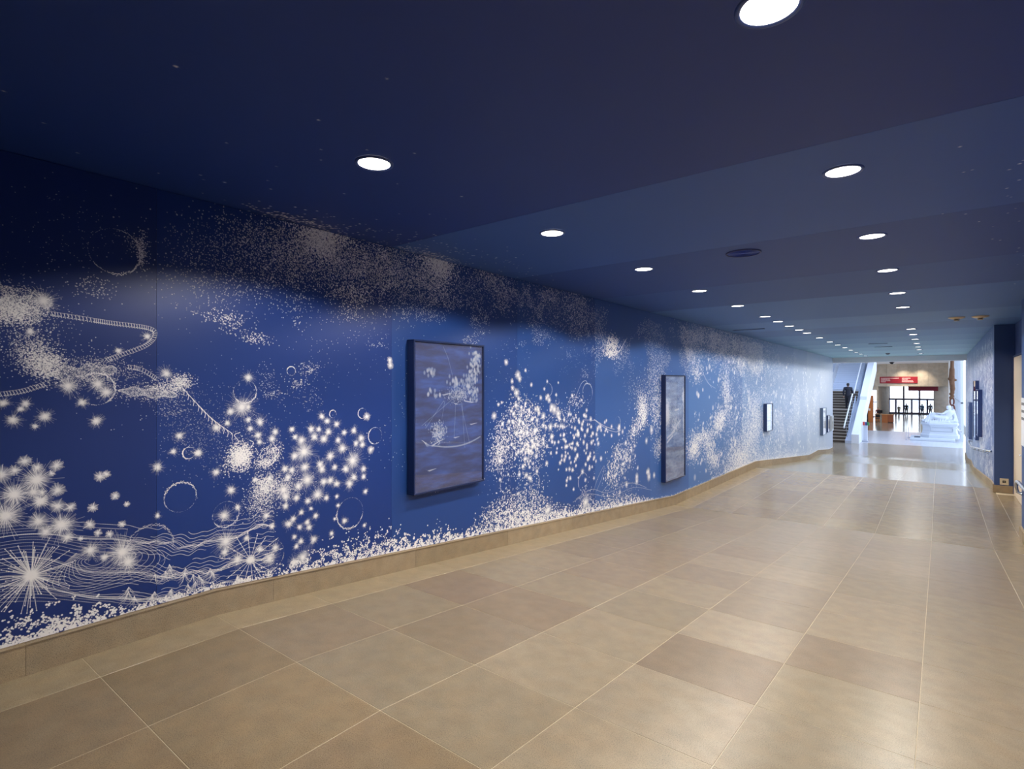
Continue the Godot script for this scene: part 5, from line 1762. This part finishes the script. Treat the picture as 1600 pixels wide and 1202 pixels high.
const PUFFS_B := [
	[6.577,-0.604,0.019], [7.284,-0.755,0.037], [7.047,-1.091,0.025], [6.724,-1.01,0.03], [6.476,-0.961,0.019], [6.969,-0.467,0.035], [6.05,-0.916,0.026], 
	[6.289,-0.569,0.031], [6.555,-0.836,0.017], [6.722,-0.849,0.036], [6.087,-0.778,0.015], [5.958,-0.812,0.028], [6.318,-0.867,0.018], 
	[5.627,-0.877,0.024], [5.134,-1.082,0.018], [5.53,-0.965,0.02], [5.49,-0.932,0.026], [6.186,-0.922,0.026], [5.937,-0.566,0.032], [4.934,-0.791,0.017], 
	[5.427,-0.49,0.03], [5.516,-0.536,0.02], [5.735,-0.77,0.018], [4.978,-1.124,0.022], [5.422,-1.024,0.022], [5.489,-0.232,0.019], [5.56,-1.18,0.036], 
	[5.364,-0.451,0.036], [5.634,-0.731,0.033], [5.467,-0.762,0.027], [5.876,-0.721,0.024], [5.624,-0.792,0.035], [4.943,-0.707,0.016], 
	[5.54,-0.817,0.024], [5.735,-0.824,0.025], [5.506,-0.809,0.017], [5.708,-0.698,0.027], [5.271,-0.907,0.017], [5.486,-0.848,0.027], 
	[5.872,-0.542,0.035], [5.547,-0.775,0.028], [5.197,-0.723,0.023], [5.238,-0.357,0.034], [5.432,-1.019,0.033], [5.558,-0.871,0.023], 
	[5.953,-1.042,0.035], [5.48,-0.862,0.018], [5.54,-0.847,0.025], [5.359,-0.599,0.017], [5.51,-0.625,0.02], [5.478,-1.001,0.018], [5.334,-0.826,0.031], 
	[5.025,-0.464,0.028], [5.558,-0.319,0.025], [5.701,-0.315,0.037], [5.478,-0.245,0.022], [5.639,-0.445,0.019], [5.691,-0.808,0.022], 
	[5.436,-0.488,0.017], [5.566,-0.33,0.017], [5.674,-0.782,0.024], [5.98,-0.148,0.03], [5.57,-1.045,0.024], [5.516,-0.759,0.028], [5.745,-0.288,0.019], 
	[5.376,-0.67,0.03], [4.969,-0.897,0.031], [5.715,-0.918,0.036], [5.263,-0.773,0.025], [5.607,-0.003,0.028], [5.91,-0.668,0.019], [5.649,-0.43,0.017], 
	[5.606,-0.713,0.028], [5.01,-0.743,0.023], [5.584,-0.965,0.02], [5.305,-0.592,0.031], [5.549,-1.005,0.021], [6.087,-0.695,0.036], [5.338,-0.497,0.019], 
	[5.694,-0.416,0.017], [5.596,-0.847,0.031], [5.685,-0.608,0.033], [5.355,-1.111,0.034], [5.2,-0.321,0.023], [5.873,-0.771,0.03], [5.645,-1.01,0.023], 
	[5.773,-0.784,0.025], [5.136,-0.754,0.023], [6.062,-0.696,0.038], [5.395,-0.286,0.027], [5.614,-0.445,0.029], [5.397,-0.376,0.022], 
	[5.639,-0.789,0.024], [5.151,-0.447,0.03], [5.322,-1.346,0.021], [5.514,-0.601,0.032], [5.219,-0.043,0.034], [5.342,-0.174,0.031], 
	[5.395,-0.574,0.027], [5.698,-0.591,0.037], [5.282,-0.616,0.016], [5.406,-0.829,0.029], [6.045,-0.34,0.031], [5.438,-0.805,0.03], [5.147,-0.534,0.023], 
	[5.681,-0.589,0.023], [5.494,-1.138,0.035], [5.731,-1.12,0.033], [5.551,-0.829,0.028], [5.814,-0.172,0.032], [5.295,-0.856,0.026], 
	[5.731,-0.584,0.023], [5.01,-0.213,0.019], [5.67,-0.759,0.028], [5.401,-0.591,0.02], [5.222,-0.454,0.03], [5.524,-0.609,0.026], [5.897,-0.057,0.024], 
	[5.773,-0.371,0.037], [5.592,-1.196,0.034], [5.414,-0.729,0.02], [5.603,-0.838,0.019], [5.442,-0.616,0.032], [8.147,-0.772,0.04], [8.031,-0.679,0.043], 
	[7.634,-0.738,0.022], [8.294,-1.262,0.026], [7.951,-1.353,0.036], [8.191,-1.103,0.03], [7.902,-1.11,0.023], [7.947,-1.049,0.036], [7.423,-1.135,0.04], 
	[8.714,-1.435,0.039], [8.152,-1.306,0.032], [7.885,-1.46,0.041], [8.002,-1.308,0.032], [8.013,-0.801,0.034], [8.115,-1.392,0.04], [8.095,-1.181,0.031], 
	[8.235,-1.548,0.023], [8.179,-1.302,0.032], [8.616,-1.217,0.031], [8.329,-1.173,0.03], [8.21,-1.18,0.039], [8.161,-1.23,0.027], [7.898,-1.227,0.032], 
	[8.418,-1.279,0.044], [7.865,-1.256,0.022], [8.054,-1.745,0.037], [8.092,-1.186,0.03], [8.261,-0.963,0.035], [8.593,-1.044,0.037], [8.268,-1.22,0.039], 
	[7.66,-1.377,0.038], [8.478,-1.113,0.045], [8.226,-0.714,0.025], [8.263,-0.968,0.044], [8.43,-1.219,0.031], [8.15,-1.454,0.028], [12.307,-1.033,0.034], 
	[12.213,-1.323,0.039], [13.942,-0.658,0.038], [14.138,-1.559,0.063], [12.167,-1.094,0.035], [14.333,-0.745,0.033], [12.848,-1.867,0.038], 
	[12.524,-0.76,0.052], [13.081,-1.904,0.059], [12.406,-1.056,0.032], [12.046,-0.847,0.039], [11.537,-1.308,0.054], [12.564,-2.014,0.037], 
	[11.365,-0.965,0.031], [11.365,-1.292,0.027], [12.617,-0.728,0.044], [11.498,-0.624,0.029], [12.29,-1.274,0.04], [12.415,-1.378,0.037], 
	[11.479,-1.439,0.052], [11.865,-1.713,0.048], [14.522,-0.873,0.065], [12.354,-1.591,0.056], [13.311,-1.654,0.053], [11.769,-1.137,0.053], 
	[12.209,-1.921,0.052], [12.996,-1.735,0.045], [12.029,-1.106,0.041], [12.83,-1.408,0.04], [13.905,-2.642,0.04], [12.285,-2.213,0.05], 
	[12.393,-2.309,0.047], [11.697,-1.7,0.034], [12.371,-2.395,0.041], [12.913,-1.112,0.034], [13.843,-1.717,0.049], [12.743,-1.322,0.054], 
	[11.054,-1.208,0.027], [12.179,-1.122,0.049], [11.713,-0.762,0.034], 
]
const RINGS := [
	[1.16,0.838,0.141,1], [1.061,-0.028,0.098,0.9], [1.587,-0.473,0.04,1], [1.535,-0.77,0.101,0.9], [1.975,-0.053,0.086,0.9], [2.343,0.108,0.036,0.8], 
	[2.724,-0.252,0.033,0.6], [3.026,-0.259,0.046,0.8], [3.167,-0.471,0.076,0.9], [1.836,-0.944,0.093,0.8], [2.897,-1.132,0.135,1], 
	[2.158,-1.322,0.124,0.8], [5.994,-0.068,0.085,0.5], [7.015,-0.123,0.142,0.9], [6.886,-1.417,0.131,0.8], [5.084,-1.194,0.1,0.5], 
	[5.688,-1.248,0.099,0.6], [1.354,-1.06,0.135,0.45], [6.21,-0.226,0.043,0.5], [7.971,-0.609,0.093,0.5], 
]
const CLOUDS_A := [
	[1.303,0.857,0.022,0.054,240,0.004,0.878], [1.257,0.918,0.036,0.033,60,0.003,0.743], [0.67,0.422,0.06,0.043,900,0.004,0.9], 
	[0.678,0.469,0.076,0.079,500,0.003,0.6], [0.732,0.294,0.113,0.091,700,0.003,0.7], [0.76,0.168,0.045,0.051,900,0.003,0.85], 
	[0.831,0.108,0.041,0.045,900,0.004,0.9], [1.038,0.082,0.105,0.047,1300,0.003,0.7], [1.347,-0.05,0.105,0.034,700,0.003,0.7], 
	[1.539,0.013,0.036,0.031,420,0.004,0.95], [1.456,-0.017,0.055,0.026,300,0.004,0.9], [1.487,-0.169,0.071,0.052,200,0.003,0.7], 
	[1.608,-0.395,0.105,0.111,240,0.003,0.6], [1.691,-0.221,0.131,0.181,300,0.003,0.55], [1.942,-0.523,0.043,0.043,900,0.005,1], 
	[1.924,-0.573,0.057,0.043,420,0.005,0.9], [2.133,-0.601,0.041,0.025,260,0.005,0.9], [2.189,-0.523,0.047,0.04,260,0.005,0.8], 
	[1.961,-0.424,0.146,0.143,500,0.003,0.6], [2.133,-0.783,0.051,0.044,700,0.005,0.85], [2.088,-0.904,0.066,0.068,700,0.004,0.75], 
	[2.262,-0.802,0.108,0.071,500,0.005,0.7], [2.404,0.005,0.045,0.021,60,0.005,0.8], [2.184,-0.075,0.047,0.02,60,0.004,0.8], 
	[2.501,0.126,0.058,0.032,90,0.005,0.7], [2.518,-0.1,0.047,0.053,50,0.004,0.6], [2.138,0.039,0.041,0.049,70,0.004,0.6], 
	[2.343,-0.046,0.228,0.154,160,0.004,0.55], [2.631,1.277,0.136,0.059,1500,0.006,1], [2.613,1.165,0.086,0.064,800,0.006,0.945], 
	[3.982,1.261,0.121,0.066,1000,0.008,1], [4.019,1.174,0.094,0.093,500,0.008,0.945], [2.484,1.108,0.368,0.116,2600,0.005,0.675], 
	[2.985,1.034,0.438,0.143,2600,0.006,0.675], [3.422,1.108,0.415,0.147,1800,0.006,0.675], [3.751,1.098,0.362,0.141,1100,0.007,0.675], 
	[2.21,0.905,0.245,0.14,900,0.005,0.608], [2.819,0.812,0.092,0.056,220,0.006,0.945], [2.985,0.794,0.069,0.046,160,0.007,1], 
	[2.009,0.967,0.201,0.144,420,0.004,0.608], [1.823,0.793,0.235,0.139,420,0.004,0.54], [1.868,0.449,0.055,0.037,90,0.005,0.75], 
	[2.058,0.345,0.06,0.024,120,0.005,0.85], [1.823,0.492,0.082,0.028,100,0.005,0.8], [1.734,0.734,0.18,0.182,260,0.004,0.54], 
	[1.608,0.893,0.127,0.133,160,0.004,0.54], [0.935,0.92,0.191,0.153,160,0.003,0.608], [1.061,0.594,0.066,0.047,120,0.004,0.675], 
	[2.851,0.621,0.273,0.067,160,0.004,0.5], [2.985,0.349,0.361,0.171,160,0.004,0.5], [4.964,1.139,0.121,0.106,420,0.008,0.55], 
	[5.084,1.041,0.175,0.122,260,0.008,0.5], [4.733,1.18,0.231,0.103,260,0.007,0.5], [6.039,1.247,0.218,0.154,420,0.009,0.55], 
]
const CLOUDS_B := [
	[6.604,1.187,0.21,0.181,620,0.009,0.6], [6.868,0.94,0.259,0.13,420,0.009,0.6], [5.604,1.066,0.285,0.179,260,0.007,0.5], 
	[6.194,0.877,0.497,0.174,420,0.008,0.45], [7.817,0.621,0.131,0.081,420,0.012,0.95], [7.753,0.496,0.13,0.04,260,0.012,0.95], 
	[5.468,-0.433,0.22,0.144,360,0.01,0.85], [5.402,-0.588,0.189,0.127,360,0.01,0.8], [4.988,-0.749,0.097,0.151,440,0.009,0.85], 
	[4.94,-0.895,0.108,0.09,168,0.009,0.8], [5.563,-0.883,0.196,0.178,400,0.01,0.8], [5.745,-0.736,0.145,0.083,168,0.01,0.7], 
	[5.363,-0.309,0.133,0.095,168,0.009,0.8], [5.209,-0.692,0.18,0.155,240,0.008,0.6], [6.691,-0.219,0.141,0.064,104,0.011,0.8], 
	[6.322,-0.475,0.198,0.088,168,0.011,0.7], [8.731,-0.099,0.259,0.154,168,0.011,0.6], [8.886,-0.324,0.132,0.112,420,0.012,0.85], 
	[8.938,-0.527,0.106,0.101,420,0.013,0.95], [8.731,-0.706,0.128,0.088,168,0.013,0.95], [8.556,-0.782,0.074,0.043,80,0.013,0.95], 
	[9.458,0.012,0.233,0.234,420,0.012,0.7], [9.574,-0.46,0.207,0.26,700,0.014,0.8], [9.632,-1.174,0.148,0.119,260,0.014,0.8], 
	[7.796,-1.413,0.131,0.142,248,0.013,0.9], [7.971,-1.094,0.09,0.083,104,0.013,0.8], [8.268,-1.24,0.166,0.148,168,0.014,0.75], 
	[8.459,-0.981,0.098,0.086,80,0.014,0.8], [8.129,-1.717,0.33,0.126,168,0.012,0.55], [5.272,-1.495,0.237,0.141,520,0.009,0.85], 
	[5.632,-1.477,0.17,0.114,248,0.01,0.8], [4.847,-1.554,0.165,0.089,240,0.008,0.8], [5.964,-1.787,0.309,0.085,320,0.01,0.85], 
	[6.96,-1.775,0.112,0.15,200,0.01,0.8], [13.791,-0.298,0.208,0.22,420,0.019,0.8], [13.588,0.016,0.203,0.248,300,0.019,0.7], 
	[13.053,-0.931,0.239,0.15,620,0.02,0.8], [13.439,-0.754,0.251,0.123,300,0.02,0.8], [11.634,0.261,0.199,0.123,260,0.016,0.8], 
	[11.556,-1.255,0.197,0.164,620,0.016,0.8], [11.365,-1.4,0.192,0.108,420,0.016,0.8], [12.419,-1.4,0.221,0.202,620,0.017,0.8], 
	[11.996,-1.166,0.294,0.07,300,0.017,0.8], [12.821,-1.733,0.232,0.118,420,0.018,0.8], [14.6,-1.859,0.346,0.23,800,0.02,0.8], 
	[15.244,-2.029,0.308,0.239,700,0.02,0.75], [14.106,-1.584,0.271,0.48,500,0.018,0.6], [16.134,-1.054,0.548,0.393,1500,0.021,0.7], 
	[15.679,-1.553,0.522,0.279,900,0.021,0.7], [12.507,1.031,0.834,0.203,1800,0.016,0.5], [13.439,0.861,0.721,0.277,1500,0.017,0.55], 
	[14.488,1.161,0.696,0.229,900,0.018,0.45], [15.366,0.704,0.902,0.343,1500,0.019,0.5], [11.674,1.114,0.573,0.165,600,0.014,0.4], 
	[17.414,0.781,0.951,0.419,1000,0.021,0.45], 
]
const STROKES := [
	[0.8,1,0.846,0.415,0.966,0.404,1.126,0.388,1.347,0.37,1.38,0.322,1.329,0.255,1.211,0.196,1.113,0.151], 
	[0.8,1,1.229,0.115,1.299,0.1,1.358,0.063,1.395,0.034], [0.7,1,0.625,-0.053,0.719,-0.036,0.817,0.004], 
	[0.8,2,1.547,-0.022,1.628,-0.12,1.747,-0.251,1.882,-0.361], [0.6,0,7.243,-0.54,7.584,-0.688,7.905,-0.759,8.083,-0.74], 
	[0.6,0,7.204,-0.519,7.543,-0.645,7.861,-0.716], [0.7,0,6.905,-0.514,7.243,-0.54], [0.6,0,7.341,0.984,7.584,0.608,7.753,0.506], 
	[0.6,0,7.302,0.932,7.543,0.576,7.753,0.486], [0.8,0,8.268,0.753,8.083,0.584,7.905,0.493], [0.6,0,8.315,0.777,8.038,0.54,7.817,0.468], 
	[0.35,0,7.185,-1.603,7.341,-1.403,7.523,-1.259,7.462,-1.419,7.282,-1.618], [0.35,0,7.441,-1.662,7.753,-1.528,8.129,-1.403,7.861,-1.625], 
	[0.35,0,6.691,-1.636,7.147,-1.568,7.647,-1.694,8.434,-1.656,9.071,-1.826], [0.3,0,6.604,-1.667,7.052,-1.62,7.753,-1.771,8.556,-1.749,9.289,-1.905], 
	[0.55,0,11.873,0.376,12.205,0.128,12.595,-0.073], [0.55,0,11.833,0.403,12.29,0.057,12.867,-0.089], [0.4,0,13.195,-1.197,13.947,-1.49,14.6,-1.826], 
	[0.3,0,11.674,-1.361,12.037,-1.606,12.333,-1.924], [0.3,0,12.959,-0.582,12.419,-0.78,11.996,-1.11], 
	[0.35,0,5.183,-0.418,5.196,-0.303,5.311,-0.252,5.495,-0.354], [0.4,0,4.964,-0.762,5.336,-0.702,5.745,-0.57,6.07,-0.42], 
	[0.35,0,5.688,-0.731,5.86,-0.728,5.919,-0.817,6.07,-0.848], [0.5,0,6.673,-0.192,6.832,0.009,6.96,0.056,7.015,0.009], 
	[0.7,0,1.891,-0.466,1.924,-0.421,1.896,-0.372,1.938,-0.356], [0.8,0,2.019,-0.477,2.038,-0.44,2.009,-0.419], 
	[0.9,0,2.184,-0.492,2.21,-0.555,2.199,-0.604,2.148,-0.637], [0.8,0,2.21,-0.485,2.241,-0.528,2.199,-0.574], 
	[0.6,0,2.083,-0.542,2.118,-0.496,2.158,-0.49], 
]
